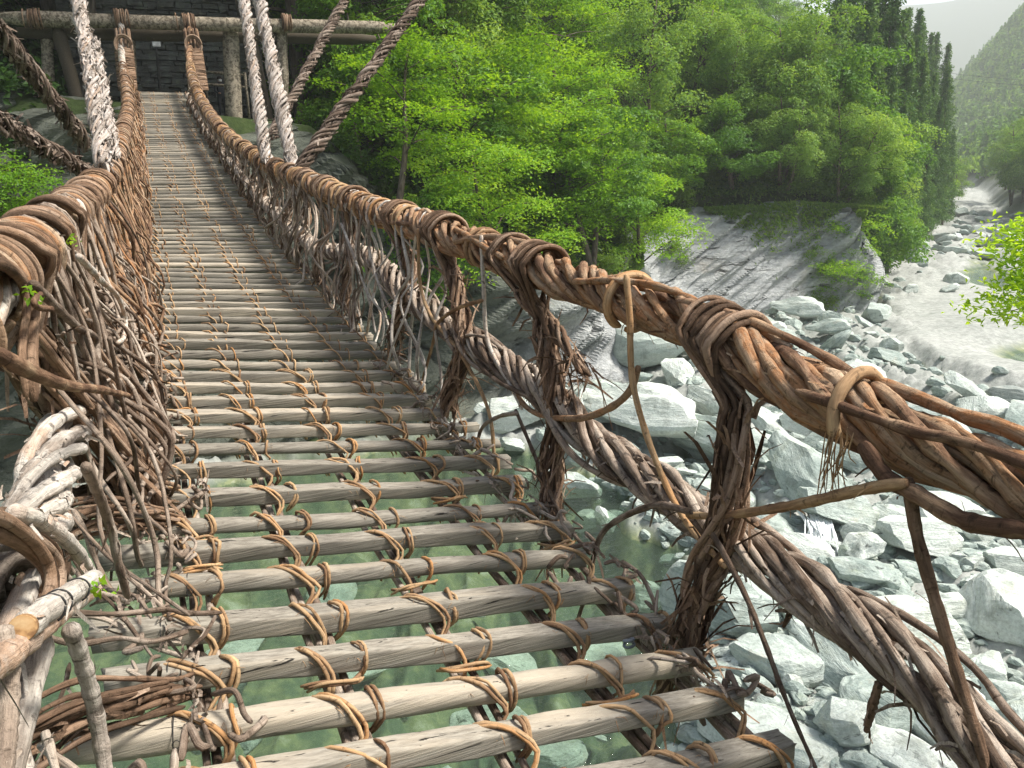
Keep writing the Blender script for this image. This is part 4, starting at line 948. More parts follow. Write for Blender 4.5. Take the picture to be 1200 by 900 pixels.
for yv, sp in ((3.05, .03), (4.1, .032), (5.0, .03), (6.0, .034)):
    hanger(LH, yv, [A([-.43, yv+.1, -.75]), A([-.34, yv+.3, -1.05]), A([-.2, yv+.55, dk(-.2, yv+.55)+.03])], 10, .0135, -1, Rh=.1, spread=sp*.7, mat='brown', tuft=26, bund=.09, dy=-.1, twist=.4)
for yv in np.arange(7.0, 30, 1.1):
    c = rail_y(LH, yv); xe = -.2+.006*(yv-7); hanger(LH, yv, [c+A([.04, .1, -.4]), A([xe-.05, yv+.2, dk(xe, yv)+.3]), A([xe, yv+.3, dk(xe, yv)])], 6, .014, -1, Rh=.112, spread=.035, tuft=0, bund=.07, k=4)

# --- single loops thrown over the handrails
NLOOP = [0]; REST = {}
def loop(mat, RC, y0, r, Rh, a0, a1, dy, k=8, turns=1, side=1):
    if NLOOP[0] < 98: mb = MB()
    else: mb = REST.setdefault(mat, MB())
    a = np.linspace(a0, a1, 40); c = rail_y(RC, y0)
    P = np.stack([c[0]+side*np.cos(a)*(Rh+r), y0+dy*(a-a0)/(a1-a0)-dy*.5, np.interp(y0+dy*(a-a0)/(a1-a0)-dy*.5, RC[:, 1], RC[:, 2])+np.sin(a)*(Rh+r)], -1)
    mb.tube(P, r, k, rough=.06)
    if NLOOP[0] < 98: mb.build('wrap_loop', M[mat], bridge); NLOOP[0] += 1
loop('orange', RH, atX(1003, 470, 1.8)[1], .019, .1, -.35*PI, 1.12*PI, -.09, 10)
for px, py, r in ((740, 350, .017), (742, 352, .014), (567, 290, .015), (572, 292, .012)): loop('orange', RH, atX(px, py, 1.8)[1], r, .1, -.6*PI, 1.35*PI, .03)
for yv in np.arange(1.2, 6.8, .062):
    if (yv*1.25) % 1 < .5: loop('brown' if rng.random() < .5 else 'rail', LH, yv, .0125*rng.uniform(.8, 1.3), .092+.02*rng.random(), -.75*PI, 1.25*PI, .1+rng.normal()*.1, 7, side=-1)
for yv in np.arange(6.2, 31, .27): loop('orange', RH, yv+rng.normal()*.06, .017*rng.uniform(.7, 1.2), .108, -.7*PI, 1.3*PI, rng.normal()*.12, 5)
for yv in np.arange(6.8, 31, .2): loop('rail', LH, yv+rng.normal()*.06, .017*rng.uniform(.7, 1.2), .105, -.7*PI, 1.3*PI, rng.normal()*.12, 5, side=-1)
for mat, mb in REST.items(): mb.build('wrap_loop', M[mat], bridge)['kind'] = 'stuff'

# --- side weave : the tangle of thin vines between handrail and deck
def weave(name, RC, side, y0, y1, n, xe, mat, rr=(.006, .015), k=5, along=.5):
    mb = MB()
    for _ in range(n):
        ya = rng.uniform(y0, y1); yb = ya+rng.normal()*along; c = rail_y(RC, ya); e = A([xe+rng.normal()*.05, yb, dk(xe, yb)+rng.uniform(-.03, .05)])
        if yb < .8 or yb > 31.8: continue
        b = [c+A([side*.1, 0, .02]), c+A([0, .03*rng.normal(), .12]), c+A([-side*.11, rng.normal()*.05, -.02])]
        for f in (.3, .55, .8):
            p = c+(e-c)*f; b.append(p+A([rng.normal()*.06-side*.02, rng.normal()*.12, rng.normal()*.06]))
        b.append(e); b.append(e+A([-side*rng.uniform(0, .1), rng.normal()*.1, -.05]))
        mb.tube(spline(b, 30 if k > 4 else 18), rng.uniform(*rr), k, rough=.12)
    return mb
mb = weave('w', RH, 1, 7.2, 31, 230, 1.56, 'rail', (.007, .017), 4, .5)
o = mb.build('side_weave', M['grey'], bridge); o['kind'] = 'stuff'
mb = weave('w', RH, 1, 5.0, 9, 16, 1.6, 'rail', (.008, .014), 5, .35); mb.build('side_weave', M['pale'], bridge)['kind'] = 'stuff'
mb = weave('w', LH, -1, 5.5, 31, 330, -.16, 'grey', (.007, .017), 4, .6); mb.build('side_weave', M['rail'], bridge)['kind'] = 'stuff'
mb = weave('w', LH, -1, 3.0, 7.5, 80, -.17, 'grey', (.006, .014), 6, .5)
for _ in range(150):      # strands lying along the side
    ya = rng.uniform(3.0, 6.5); L = rng.uniform(.5, 1.6); f = rng.random(); m = 16; yv = ya+np.linspace(0, L, m)
    f2 = np.clip(f+rng.uniform(-.1, .55), 0, 1); ff = f+(f2-f)*np.linspace(0, 1, m)
    zt = np.interp(yv, LH[:, 1], LH[:, 2])-.1; zb = dk(-.2, yv)+.02; xt = np.interp(yv, LH[:, 1], LH[:, 0])+.03
    P = np.stack([xt*(1-ff)+(-.14)*ff+wob(m, .04, 1.2), yv, zt*(1-ff)+zb*ff+wob(m, .04, 1)], -1); mb.tube(P, rng.uniform(.006, .013), 6, rough=.12)
mb.build('side_weave', M['grey'], bridge)['kind'] = 'stuff'
mb = MB()
for c in range(1, 9):      # flat bands of parallel strands
    ya = (2.85+(c-1)*.55 if c else 1.42)+rng.normal()*.08; 
    for s in range(11):
        yv = ya+s*.024; a = A([np.interp(yv, LH[:, 1], LH[:, 0])+.06, yv, np.interp(yv, LH[:, 1], LH[:, 2])-.16-.3*rng.random()*(c % 2)]); yb = yv+.75+s*.006
        e = A([-.12, yb, dk(-.1, yb)+.02]); P = spline([a, a*.6+e*.4+A([.02, .03, -.07]), a*.25+e*.75+A([.03, 0, -.05]), e], 22)
        mb.tube(P+rng.normal(size=3)*.008, .0105*rng.uniform(.75, 1.25), 6, rough=.1)
    flakes(mb, P, .02, 26, (.03, .1), .006, .6)
mb.build('side_band', M['brown'], bridge)

# --- odd single vines and sticks that stand out
def stick(pts, r, mat, name='loose_vine', n=60, k=9, rough=.1, fl=0, label=None):
    mb = MB(); P = spline(pts, n); rr_ = np.interp(np.linspace(0, 1, n), np.linspace(0, 1, len(np.atleast_1d(r))), np.atleast_1d(r))
    mb.tube(P, rr_, k, rough=rough)
    if fl: flakes(mb, P, rr_, fl, (.02, .07), .004, .7)
    o = mb.build(name, M[mat], bridge)
    if label: o['label'] = label
    return o
X_ = lambda L, x: [atX(px, py, x) for px, py in L]
stick(X_([(1062, 566), (1010, 574), (930, 592), (850, 604), (805, 604)], 1.66), [.017, .017, .015, .013], 'orange', fl=10, label='stout orange-barked branch running out of the handrail')
stick(X_([(810, 600), (770, 592), (730, 606), (706, 625), (695, 655), (688, 690), (676, 730)], 1.62), [.014, .013, .010], 'grey', fl=8)
stick(X_([(748, 430), (738, 458), (715, 478), (680, 490), (640, 488), (618, 478), (606, 462)], 1.70), [.016, .017, .013], 'rail', fl=8)
stick(X_([(606, 484), (585, 488), (566, 500), (560, 520), (563, 548)], 1.63), [.013, .012, .009], 'grey', fl=4)
stick(X_([(734, 322), (738, 370), (742, 450), (765, 530), (800, 605), (850, 665)], 1.66), [.014, .013, .011], 'orange', fl=5)
stick(X_([(835, 625), (870, 690), (895, 750), (925, 830), (958, 905)], 1.60), [.011, .009, .006], 'grey', fl=8, label='long thin stick hanging below the lower cable')
stick(X_([(1064, 560), (1074, 625), (1096, 705), (1125, 800), (1150, 880), (1168, 960)], 1.70), [.017, .017, .015, .013], 'brown', fl=12, label='dark split pole leaning from handrail to lower cable')
stick(X_([(564, 276), (567, 340), (572, 400), (600, 455), (612, 480)], 1.70), [.013, .012, .010], 'pale', fl=3)
stick(X_([(604, 480), (625, 530), (650, 590), (672, 625), (692, 650)], 1.64), [.010, .011, .009], 'grey', fl=4)
stick(X_([(490, 268), (492, 330), (505, 370), (540, 415), (572, 480), (580, 545)], 1.68), [.013, .012, .011], 'orange', fl=4)
stick(X_([(565, 352), (535, 362), (512, 380), (508, 400), (488, 470)], 1.68), [.013, .012, .009], 'orange')
stick(X_([(432, 258), (434, 300), (452, 352), (478, 385), (498, 430)], 1.66), [.014, .013, .01], 'pale')
stick(X_([(400, 262), (418, 310), (432, 350), (440, 390)], 1.62), [.014, .013, .01], 'pale')
stick(X_([(1010, 520), (1040, 560), (1075, 580), (1130, 610), (1200, 622), (1290, 640)], 1.68), [.022, .024, .02], 'rail', fl=8, label='thick dark vine drooping below the handrail')
stick(X_([(1030, 800), (1022, 830), (1015, 858)], 1.72), [.012, .014, .008], 'brown', fl=10)
stick(X_([(935, 690), (925, 720), (918, 735)], 1.74), [.011, .012, .006], 'brown', fl=10)
mb = MB()
for k_ in range(22): p = atX(985+rng.normal()*9, 500+rng.random()*20, 1.67); mb.tube(spline([p, p+A([.0, .01, -.07])+rng.normal(size=3)*.008, p+A([0, 0, -rng.uniform(.1, .2)])+rng.normal(size=3)*.02], 6), .0022, 3)
mb.build('bark_fringe', M['orange'], bridge)
# left side pieces
stick(X_([(-30, 400), (20, 428), (80, 452), (130, 459), (165, 470), (192, 486)], -.22), [.0125, .0125, .011], 'rail', fl=4)
stick(X_([(38, 332), (62, 356), (92, 384), (112, 396), (116, 425), (124, 455)], -.30), [.013, .014, .012], 'grey', fl=4)
stick(X_([(60, 362), (44, 360), (40, 352), (48, 344)], -.29), [.008, .008, .006], 'rail')
stick(X_([(92, 300), (118, 328), (138, 348), (147, 375), (145, 395), (138, 402)], -.24), [.013, .013, .011], 'pale', fl=3)
stick(X_([(128, 395), (133, 420), (140, 455), (150, 500)], -.22), [.009, .009, .008], 'grey')
stick(X_([(15, 600), (50, 612), (85, 640), (105, 670), (112, 690)], -.27), [.015, .0165, .015], 'pale', fl=12, label='pale peeling branch arching towards the planks')
stick(X_([(100, 545), (118, 585), (130, 620), (140, 665), (150, 700)], -.22), [.014, .013, .011], 'grey', fl=10)
stick(X_([(-40, 800), (0, 775), (40, 742), (78, 712), (110, 690)], -.235), [.019, .019, .018], 'pale', name='side_pole', fl=4, label='peeled pole lashed along the side')
P = X_([(28, 735), (58, 712), (112, 676)], -.225); stick(P, [.0195, .0195, .018], 'pale', name='side_pole', fl=4, label='peeled pole with an orange cut end')
d = P[0]-P[1]; d /= np.linalg.norm(d); n_ = np.cross(d, [0, 0, 1.]); n_ /= np.linalg.norm(n_); b_ = np.cross(d, n_); mb = MB(); a = np.arange(20)*2*PI/20; V = [P[0]+d*.012]
for rr_, off in ((.008, .0118), (.0165, .0112), (.0172, .0095), (.0172, -.002)): V += list(P[0]+d*off+n_*(np.cos(a)*rr_)[:, None]+b_*(np.sin(a)*rr_)[:, None])
jj = np.arange(20); q_ = np.vstack([np.stack([1+20*k+jj, 1+20*k+(jj+1) % 20, 21+20*k+(jj+1) % 20, 21+20*k+jj], -1) for k in range(3)])
mb.add(V, q_, .5, None, np.stack([np.zeros(20, int), 1+jj, 1+(jj+1) % 20], -1)); mb.build('cut_end', M['endgrain'], bridge, smoothf=False)
for f in (.25, .34, .62):
    mb = MB()
    c = A(P[0])*(1-f)+A(P[2])*f; a = np.linspace(0, 2*PI, 22); T = -d; n_ = np.cross(T, [0, 0, 1.]); n_ /= np.linalg.norm(n_); b_ = np.cross(T, n_)
    mb.tube(c-b_*.008+n_*(np.cos(a)*.0215)[:, None]+b_*(np.sin(a)*.0215+.008)[:, None]+T*(np.linspace(-.006, .006, 22))[:, None], .0018, 4); mb.build('binding_wire', M['metal'], bridge)
for px, py, y in ((192, 745, 2.61), (200, 800, 2.34), (205, 850, 2.08), (222, 690, 2.91)):
    mb = MB(); c = atY(px, py, y); a = np.linspace(-.4, PI+.6, 18)
    mb.tube(np.stack([c[0]+np.linspace(-.012, .012, 18), y-np.cos(a)*.055, dk(c[0], y)-.02+np.sin(a)*.052], -1), .0016, 4); mb.tube(np.stack([c[0]+.01*np.cos(a*2), np.full(18, y-.058), dk(c[0], y)-.01+.012*np.sin(a*2)], -1), .0016, 4); mb.build('binding_wire', M['metal'], bridge)
stick(X_([(82, 735), (95, 770), (110, 825), (120, 880), (128, 940)], -.20), [.0135, .0135, .0135], 'pale', name='side_post', fl=6, label='upright grey stick with ringed bark')
stick(X_([(2, 735), (10, 790), (8, 850), (0, 920)], -.24), [.014, .013, .013], 'grey', name='side_post', fl=6)
mb = MB()
for s in range(8):      # dark brown coil low at the left edge
    o = A([rng.normal()*.01, .02*s, rng.normal()*.012]); mb.tube(spline([p+o for p in X_([(-60, 650), (-10, 620+s*3), (35, 640+s*2), (60, 670), (62, 705), (40, 740)], -.25-.012*s)], 40), .0105*rng.uniform(.8, 1.3), 7)
for s in range(7):
    o = A([rng.normal()*.01, .012*s, rng.normal()*.01]); mb.tube(spline([p+o for p in X_([(-70, 330), (-15, 300+s*4), (22, 325+s*3), (35, 360), (30, 420), (35, 470)], -.33-.012*s)], 40), .011*rng.uniform(.8, 1.3), 7)
for s in range(0):
    yv = rng.uniform(1.2, 2.2); P = [A([-.42, yv, dk(-.3, yv)+rng.uniform(.1, .55)]), A([-.3, yv+.15, dk(-.3, yv)+rng.uniform(.0, .3)]), A([-.12, yv+rng.uniform(.2, .5), dk(-.1, yv+.3)+rng.uniform(0, .1)])]; mb.tube(spline(P, 18), rng.uniform(.008, .014), 7, rough=.1)
    flakes(mb, spline(P, 18), .012, 8, (.03, .1), .007, .6)
mb.build('coiled_vine', M['brown'], bridge)
mb = MB()
for yc0, n_ in ((2.0, 15), (3.2, 20), (3.5, 18)):
    base = [A([-.45, yc0-.1, dk(-.3, yc0)+.17]), A([-.33, yc0+.0, dk(-.3, yc0)+.15]), A([-.22, yc0+.09, dk(-.2, yc0)+.10]), A([-.12, yc0+.19, dk(-.1, yc0)+.05]), A([-.05, yc0+.26, dk(-.05, yc0)+.0])]
    for s in range(n_):
        o = rng.normal(size=3)*A([.015, .045, .04])
        P = [p+o*(1-.12*k)+rng.normal(size=3)*.007 for k, p in enumerate(base)]
        Q = spline(P, 24); Q = Q[:int(24*rng.uniform(.75, 1))]; mb.tube(Q, rng.uniform(.0055, .0115), 6, rough=.2)
        if s % 3 == 0: flakes(mb, Q, .009, 12, (.03, .09), .007, .5)
o = mb.build('side_tangle', M['brown'], bridge); o['kind'] = 'stuff'
mb = MB()
for s in range(13):
    yv = rng.uniform(1.6, 3.6); z0 = dk(-.3, yv); a = A([-.4+rng.normal()*.05, yv, z0+rng.uniform(.05, .4)]); P = [a]
    d_ = A([rng.uniform(0, .1), rng.normal()*.14, rng.uniform(-.1, .0)])
    for k in range(4): P.append(P[-1]+d_+rng.normal(size=3)*A([.02, .04, .02]))
    Q = spline(P, 26); mb.tube(Q, rng.uniform(.006, .012), 6, rough=.2); flakes(mb, Q, .01, 5, (.03, .08), .006, .5)
o = mb.build('side_tangle', M['grey'], bridge); o['kind'] = 'stuff'
for (px, py, X) in ((37, 347, -.3), (86, 282, -.3), (110, 690, -.2)):
    mb = MB(); c = atX(px, py, X); n = 16; Nn = rng.normal(size=(n, 3))+A([.3, -.4, .5]); Nn /= np.linalg.norm(Nn, axis=1, keepdims=True)
    leaf_quads(c+rng.normal(size=(n, 3))*.012, Nn, rng.uniform(.012, .024, n), .5+.5*rng.random(n), mb); mb.build('leaf_sprig', M['maple'], bridge)
# bundle tangles at the plank ends
for name_, side, xe, ylist in (('end_tangle', 1, 1.5, near[3:]), ('end_tangle', -1, -.15, near[2:])):
    for yv in ylist:
        mb = MB()
        for _ in range(5):
            c = A([xe+rng.normal()*.05, yv+rng.normal()*.06, dk(xe, yv)+.03]); P = [c+rng.normal(size=3)*A([.05, .07, .02])]; 
            for q_ in range(3): P.append(P[-1]+rng.normal(size=3)*A([.035, .06, .03])-A([0, 0, .008]))
            mb.tube(spline(P, 14), rng.uniform(.005, .011), 6)
        flakes(mb, A([c+A([0, -.05, 0]), c, c+A([0, .05, 0])]), .02, 14, (.03, .1), .006, .8)
        mb.build(name_, M['grey'], bridge)['kind'] = 'stuff'
# small grey cord knotted at a plank end
mb = MB(); c = atY(737, 758, 2.28)+A([0, 0, .02]); a = np.linspace(0, 4*PI, 60)
mb.tube(np.stack([c[0]+.018*np.sin(a*1.5)*(1+.3*np.cos(a)), c[1]+.012*np.cos(a*1.5), c[2]+.014*np.sin(a*.75)], -1), .006, 6); mb.build('cord_knot', M['greycord'], bridge)

# --- stay ropes that climb from the handrails into the trees
def stay(top, bot, R, nst, r, mat, label, pitch=.7, sag=.0, fl=200, mid=None):
    top, bot = A(top), A(bot); m = (top+bot)/2+A([0, 0, -sag]); P = spline([top, m, bot], 90)
    mb = MB(); rope(mb, P, np.linspace(R, R*1.15, 90), nst, r, pitch, 6, .35, inner=3, rough=.25)
    flakes(mb, P, R+r*.85, fl, (.02, .1), .011, .2)
    o = mb.build('stay_rope', M[mat], bridge); o['label'] = label
def up(px0, py0, px1, py1, Y0, Y1, ext):     # from handrail point through a higher picture point and on
    b = atY(px0, py0, Y0); t = atY(px1, py1, Y1); return t+(t-b)*ext, b
for a, R, nst, r, mat, lab in (((122, 195, 92, 0, 8.9, 10.5, .35), .048, 10, .016, 'white', 'thick sunlit-toned rope rising from the left handrail'),
                  ((134, 185, 112, 60, 10.4, 11.6, .1), .045, 9, .016, 'white', 'sunlit-toned rope just behind the thick one on the left'),
                  ((312, 190, 286, 0, 13.2, 15.0, .4), .058, 10, .02, 'white', 'thinner of the two sunlit-toned ropes right of the deck'),
                  ((345, 203, 304, 0, 11.6, 13.4, .4), .066, 11, .021, 'white', 'thicker of the two sunlit-toned ropes right of the deck'),
                  ((104, 172, 2, 40, 10.4, 9.0, .6), .056, 10, .018, 'shaderope', 'dark frayed rope crossing to the upper left'),
                  ((108, 206, 0, 142, 8.6, 6.9, .6), .045, 9, .016, 'shaderope', 'dark frayed rope slanting low to the left'),
                  ((318, 160, 404, 0, 15.5, 18, .5), .064, 10, .021, 'shaderope', 'dark rope climbing right behind the sunlit-toned pair'),
                  ((350, 200, 492, 0, 11.2, 12.6, .5), .06, 10, .02, 'shaderope', 'dark rope climbing far to the right')):
    t_, b_ = up(*a); stay(t_, b_, R, nst, r, mat, lab, fl=900)

# --- gate frame at the far end
gate = empty('timber_gate', tuple(map(float, (.7, 33.4, 2.3))), world=True); tag(gate, 'old log gate frame carrying the bridge cables before the stone wall', 'gate')
def logm(a, b, r, name, n=14):
    mb = MB(); P = spline([A(a), (A(a)+A(b))/2+rng.normal(size=3)*.03, A(b)], n); mb.tube(P, r*(1+wob(n, .05, 1)), 14, rough=.04); return mb.build(name, M['log'], gate)
a, b = atY(6, 21, 33.2), atY(470, 33, 33.2); logm(a+(a-b)*.01, b, .24, 'beam')
a, b = atY(20, 38, 33.8), atY(440, 46, 33.8); logm(a, b, .22, 'beam')
def post(px0, py0, px1, Yp, r):
    a = atY(px0, py0, Yp); b = atY(px1, 140, Yp); z = tz(b[0], Yp) if abs(b[0]-.7) < 6 else b[2]-4; logm(a, A([b[0], Yp, min(b[2], z)-.3]), r, 'post')
post(270, 32, 274, 33.7, .3); post(148, 32, 152, 33.9, .28); post(226, 32, 230, 33.9, .28); post(330, 28, 328, 33.5, .2); post(66, 30, 96, 33.5, .22); post(55, 32, 60, 33.9, .2)
for px in (38, 142, 222, 334):      # lashings over the beam
    mb = MB()
    w = .32 if px in (142, 222) else .2; c = atY(px, 22 if px < 200 else 27, 33.2)
    for s in range(16):
        x0 = c[0]+rng.normal()*w*.45; a = np.linspace(-.9*PI, .9*PI, 20)+PI/2; R = .255+.05*rng.random()
        mb.tube(np.stack([x0+np.linspace(-.06, .06, 20)*rng.normal(), c[1]-np.cos(a)*R, c[2]+np.sin(a)*R*(1.05)], -1), .026*rng.uniform(.7, 1.3), 5)
    mb.build('beam_lashing', M['brown'], gate)
for px in (142, 222):
    mb = MB()
    c1 = atY(px+1, 34, 33.0); c2 = atY(px+(8 if px < 200 else 12), 106, 31.6)
    for s in range(10):     # upright strands
        a = s*2*PI/10; o = A([math.cos(a)*.22, math.sin(a)*.2, 0]); mb.tube(spline([c1+o, (c1+c2)/2+o, c2+o*.8], 12), .045, 6)
    for s in range(52):     # level turns
        f = .34+.66*s/52; c = c1*(1-f)+c2*f; a = np.linspace(0, 2*PI, 20); mb.tube(np.stack([c[0]+np.cos(a)*.285, c[1]+np.sin(a)*.26, c[2]+wob(20, .03, 1)], -1), .03*rng.uniform(.7, 1.2), 5)
    c = c1*.72+c2*.28
    for s in range(6):
        a = np.linspace(0, 2*PI, 24); mb.tube(np.stack([c[0]+np.cos(a)*(.2+.016*s), np.full(24, c[1]-.26-.01*s), c[2]+np.sin(a)*(.24+.016*s)], -1), .028, 5)
    mb.build('cable_binding', M['brown'], gate)

# --- stone wall behind the landing, sign, visitor, low rail
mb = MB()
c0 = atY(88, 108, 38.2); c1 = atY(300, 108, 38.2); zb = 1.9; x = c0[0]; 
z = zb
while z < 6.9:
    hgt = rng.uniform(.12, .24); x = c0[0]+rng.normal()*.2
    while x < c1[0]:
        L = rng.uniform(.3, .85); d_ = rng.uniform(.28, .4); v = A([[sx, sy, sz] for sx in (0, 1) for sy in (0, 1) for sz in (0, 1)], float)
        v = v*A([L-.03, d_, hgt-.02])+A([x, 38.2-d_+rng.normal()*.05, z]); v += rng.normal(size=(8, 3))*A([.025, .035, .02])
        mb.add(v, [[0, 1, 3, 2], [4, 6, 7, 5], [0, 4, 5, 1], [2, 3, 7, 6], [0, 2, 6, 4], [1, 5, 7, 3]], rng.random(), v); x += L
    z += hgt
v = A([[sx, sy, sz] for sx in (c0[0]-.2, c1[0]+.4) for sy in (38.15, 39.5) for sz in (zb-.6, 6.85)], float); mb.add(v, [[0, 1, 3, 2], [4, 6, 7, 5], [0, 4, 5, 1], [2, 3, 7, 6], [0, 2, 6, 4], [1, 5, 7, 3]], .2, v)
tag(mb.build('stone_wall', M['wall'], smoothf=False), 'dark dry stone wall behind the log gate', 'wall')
import bmesh
def box(name, c, s, mat, parent=None, bev=.02):
    bm = bmesh.new(); bmesh.ops.create_cube(bm, size=1)
    for v in bm.verts: v.co = Vector((v.co.x*s[0]+c[0], v.co.y*s[1]+c[1], v.co.z*s[2]+c[2]))
    bmesh.ops.bevel(bm, geom=bm.edges[:], offset=bev, segments=2, affect='EDGES'); me = bpy.data.meshes.new(name); bm.to_mesh(me); bm.free(); me.materials.append(mat); return link(name, me, parent)
sg = empty('sign_post', tuple(map(float, (atY(185, 106, 35.6)[0], 35.6, 2.35))), world=True); tag(sg, 'small white sign box on a thin black post in front of the stone wall', 'sign')
p0, p1 = atY(186, 104, 35.6), atY(183, 54, 35.6); mb = MB(); mb.tube(spline([A([p0[0], 35.6, tz(p0[0], 35.6)]), p1], 8), .045, 8); mb.build('post', M['metal'], sg)
c = atY(183, 49, 35.6); box('sign_box', (c[0], c[1], c[2]), (.29, .12, .36), M['signwhite'], sg)
rl = empty('low_railing', tuple(map(float, (3.3, 35.2, 2.3))), world=True); tag(rl, 'dark low railing beside the landing, a visitor behind it', 'railing')
a, b = atY(238, 84, 35.2), atY(288, 88, 35.2); zb = tz(2.6, 35.2)
for dz in (0, -.45): mb = MB(); mb.tube([a+A([0, 0, dz]), (a+b)/2+A([0, 0, dz]), b+A([0, 0, dz])], .06, 8); mb.build('bar', M['log'], rl)
for f in (0.02, .5, .98): p = a*(1-f)+b*f; mb = MB(); mb.tube([p+A([0, 0, .1]), A([p[0], p[1], zb-.1])], .08, 8); mb.build('post', M['log'], rl)

# visitor : one skinned body
def person(x, y, z0, face):
    root = empty('person', (x, y, z0)); tag(root, 'visitor in dark clothes and a white face mask standing behind the low railing', 'person')
    J = {'pel': (0, 0, .92, .13), 'spine': (0, .0, 1.12, .125), 'chest': (0, -.01, 1.32, .145), 'neck': (0, -.01, 1.45, .06), 'head': (0, -.03, 1.54, .085), 'top': (0, -.03, 1.66, .07)}
    E = [('pel', 'spine'), ('spine', 'chest'), ('chest', 'neck'), ('neck', 'head'), ('head', 'top')]
    for s, n_ in ((-1, 'l'), (1, 'r')):
        J.update({n_+'sh': (s*.17, 0, 1.38, .065), n_+'el': (s*.24, -.04, 1.12, .048), n_+'wr': (s*.18, -.25, 1.02, .034), n_+'ha': (s*.15, -.32, 1.02, .03), n_+'hip': (s*.09, 0, .86, .095), n_+'kn': (s*.1, -.02, .48, .065), n_+'an': (s*.1, .02, .09, .045), n_+'to': (s*.11, -.14, .04, .035)})
        E += [('chest', n_+'sh'), (n_+'sh', n_+'el'), (n_+'el', n_+'wr'), (n_+'wr', n_+'ha'), ('pel', n_+'hip'), (n_+'hip', n_+'kn'), (n_+'kn', n_+'an'), (n_+'an', n_+'to')]
        for f in range(4): J[f'{n_}f{f}'] = (s*(.15+.012*(f-1.5)), -.40, 1.0, .009); E.append((n_+'ha', f'{n_}f{f}'))
        J[n_+'th'] = (s*.12, -.35, 1.03, .009); E.append((n_+'ha', n_+'th'))
    ks = list(J); me = bpy.data.meshes.new('body'); me.from_pydata([J[k][:3] for k in ks], [(ks.index(a), ks.index(b)) for a, b in E], [])
    o = bpy.data.objects.new('body', me); COL.objects.link(o); o.modifiers.new('s', 'SKIN'); o.modifiers.new('u', 'SUBSURF').levels = 2
    sv_ = me.skin_vertices[0].data
    for i, k in enumerate(ks): sv_[i].radius = (J[k][3], J[k][3]); sv_[i].use_root = (k == 'pel')
    dg = bpy.context.evaluated_depsgraph_get(); me2 = bpy.data.meshes.new_from_object(o.evaluated_get(dg)); bpy.data.objects.remove(o)
    for m in (M['darkcloth'], M['skin']): me2.materials.append(m)
    for p in me2.polygons:
        c = p.center; p.material_index = 1 if (c.z > 1.46 or (c.y < -.27 and .9 < c.z < 1.2)) else 0; p.use_smooth = True
    body = link('body', me2, root)
    mb = MB(); u_, v_ = np.meshgrid(np.linspace(0, 2*PI, 17), np.linspace(0, 1.75, 9), indexing='ij'); mb.add(np.stack([.1*np.sin(v_)*np.cos(u_), -.015+.105*np.sin(v_)*np.sin(u_), 1.585+.115*np.cos(v_)], -1).reshape(-1, 3), [[i*9+j, (i+1)*9+j, (i+1)*9+j+1, i*9+j+1] for i in range(16) for j in range(8)]); h = mb.build('hair', M['hair']); h.parent = root
    mb = MB(); u_, v_ = np.meshgrid(np.linspace(-1, 1, 9), np.linspace(-1, 1, 7), indexing='ij'); mb.add(np.stack([.062*u_, -.118-.014*(1-u_**2)*(1-v_**2)+.04*u_**2, 1.525+.045*v_], -1).reshape(-1, 3), [[i*7+j, (i+1)*7+j, (i+1)*7+j+1, i*7+j+1] for i in range(8) for j in range(6)]); h = mb.build('face_mask', M['mask']); h.parent = root
    mb = MB(); mb.tube([A([.0, -.115, 1.585]), A([0, -.135, 1.56]), A([0, -.13, 1.55])], .012, 6); h = mb.build('nose', M['skin']); h.parent = root
    root.rotation_euler = (0, 0, face)
P = atY(254, 66, 36.2); person(P[0], 36.2, tz(P[0], 36.2), .25)
# power lines across the valley
for k, (dy, lab) in enumerate(((0, 'upper of two thin power lines across the valley'), (6, 'lower of two thin power lines across the valley'))):
    a, b = ray(985, 66+dy), ray(1290, 96+dy); a, b = a*100/np.linalg.norm(a), b*170/np.linalg.norm(b); t_ = np.linspace(0, 1, 40)[:, None]
    P = a*(1-t_)+b*t_-A([0, 0, 1.])*(4*t_*(1-t_))*.8; mb = MB(); mb.tube(P, .018, 5); tag(mb.build('power_line', M['metal']), lab, 'power line')
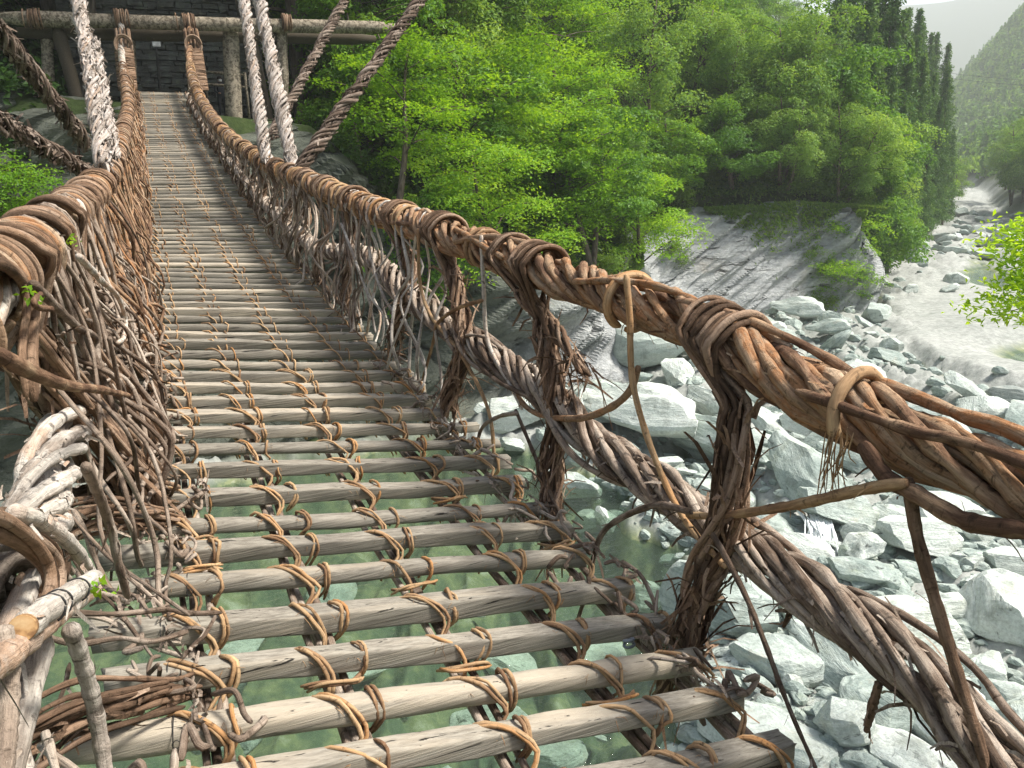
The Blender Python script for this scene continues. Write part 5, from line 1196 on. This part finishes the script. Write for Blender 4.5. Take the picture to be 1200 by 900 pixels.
# ------------------------------------------------------------------ air, light, camera
bm = bmesh.new(); bmesh.ops.create_cube(bm, size=1); me = bpy.data.meshes.new('haze'); bm.to_mesh(me); bm.free()
HZT = float(max(GZ.max()+25, 120)); print('HAZE TOP', HZT, GZ.min()); hz = link('haze', me); hz.scale = (5600, 5600, HZT+16.5); hz.location = (0, 0, (HZT-16.5)/2); tag(hz, kind='stuff')
m = bpy.data.materials.new('valley_haze'); m.use_nodes = True; m.node_tree.nodes.clear(); o_ = m.node_tree.nodes.new('ShaderNodeOutputMaterial'); v_ = m.node_tree.nodes.new('ShaderNodeVolumePrincipled')
v_.inputs['Color'].default_value = (.95, .985, 1, 1); v_.inputs['Density'].default_value = .00048; v_.inputs['Anisotropy'].default_value = .2
m.node_tree.links.new(v_.outputs[0], o_.inputs['Volume']); me.materials.append(m)

EL, AZS = math.radians(56), math.radians(114)       # sun direction: azimuth clockwise from +Y
W = bpy.data.worlds.new('World'); SC.world = W; W.use_nodes = True; nt_ = W.node_tree
bg = nt_.nodes['Background']; sk = nt_.nodes.new('ShaderNodeTexSky'); sk.sky_type = 'NISHITA'; sk.sun_disc = False
sk.sun_elevation = EL; sk.sun_rotation = AZS; sk.dust_density = 4.0; sk.air_density = 1.0; sk.altitude = 300
nt_.links.new(sk.outputs[0], bg.inputs[0]); bg.inputs[1].default_value = .095
ld = bpy.data.lights.new('sun', 'SUN'); ld.energy = 4.6; ld.angle = math.radians(12); ld.color = (1, .95, .87)
lo_ = bpy.data.objects.new('sun', ld); COL.objects.link(lo_)
sd = Vector((math.sin(AZS)*math.cos(EL), math.cos(AZS)*math.cos(EL), math.sin(EL))); lo_.rotation_euler = sd.to_track_quat('Z', 'Y').to_euler(); lo_.location = (0, 0, 60)
cd = bpy.data.cameras.new('camera'); cam = bpy.data.objects.new('camera', cd); COL.objects.link(cam); SC.camera = cam
cd.sensor_width = 36; cd.lens = F_PX/1200*36; cd.clip_start = .05; cd.clip_end = 9000
cam.matrix_world = Matrix([[r2[0], u2[0], -fx[0], 0], [r2[1], u2[1], -fx[1], 0], [r2[2], u2[2], -fx[2], 0], [0, 0, 0, 1]])
SC.render.engine = 'CYCLES'
SC.view_settings.view_transform = 'Standard'; SC.view_settings.look = 'None'; SC.view_settings.gamma = 1; SC.view_settings.exposure = .96
SC.cycles.use_denoising = True; SC.cycles.denoising_prefilter = 'NONE'; SC.cycles.max_bounces = 7; SC.cycles.diffuse_bounces = 4; SC.cycles.transparent_max_bounces = 8; SC.cycles.volume_bounces = 3
SC.cycles.volume_step_rate = 4
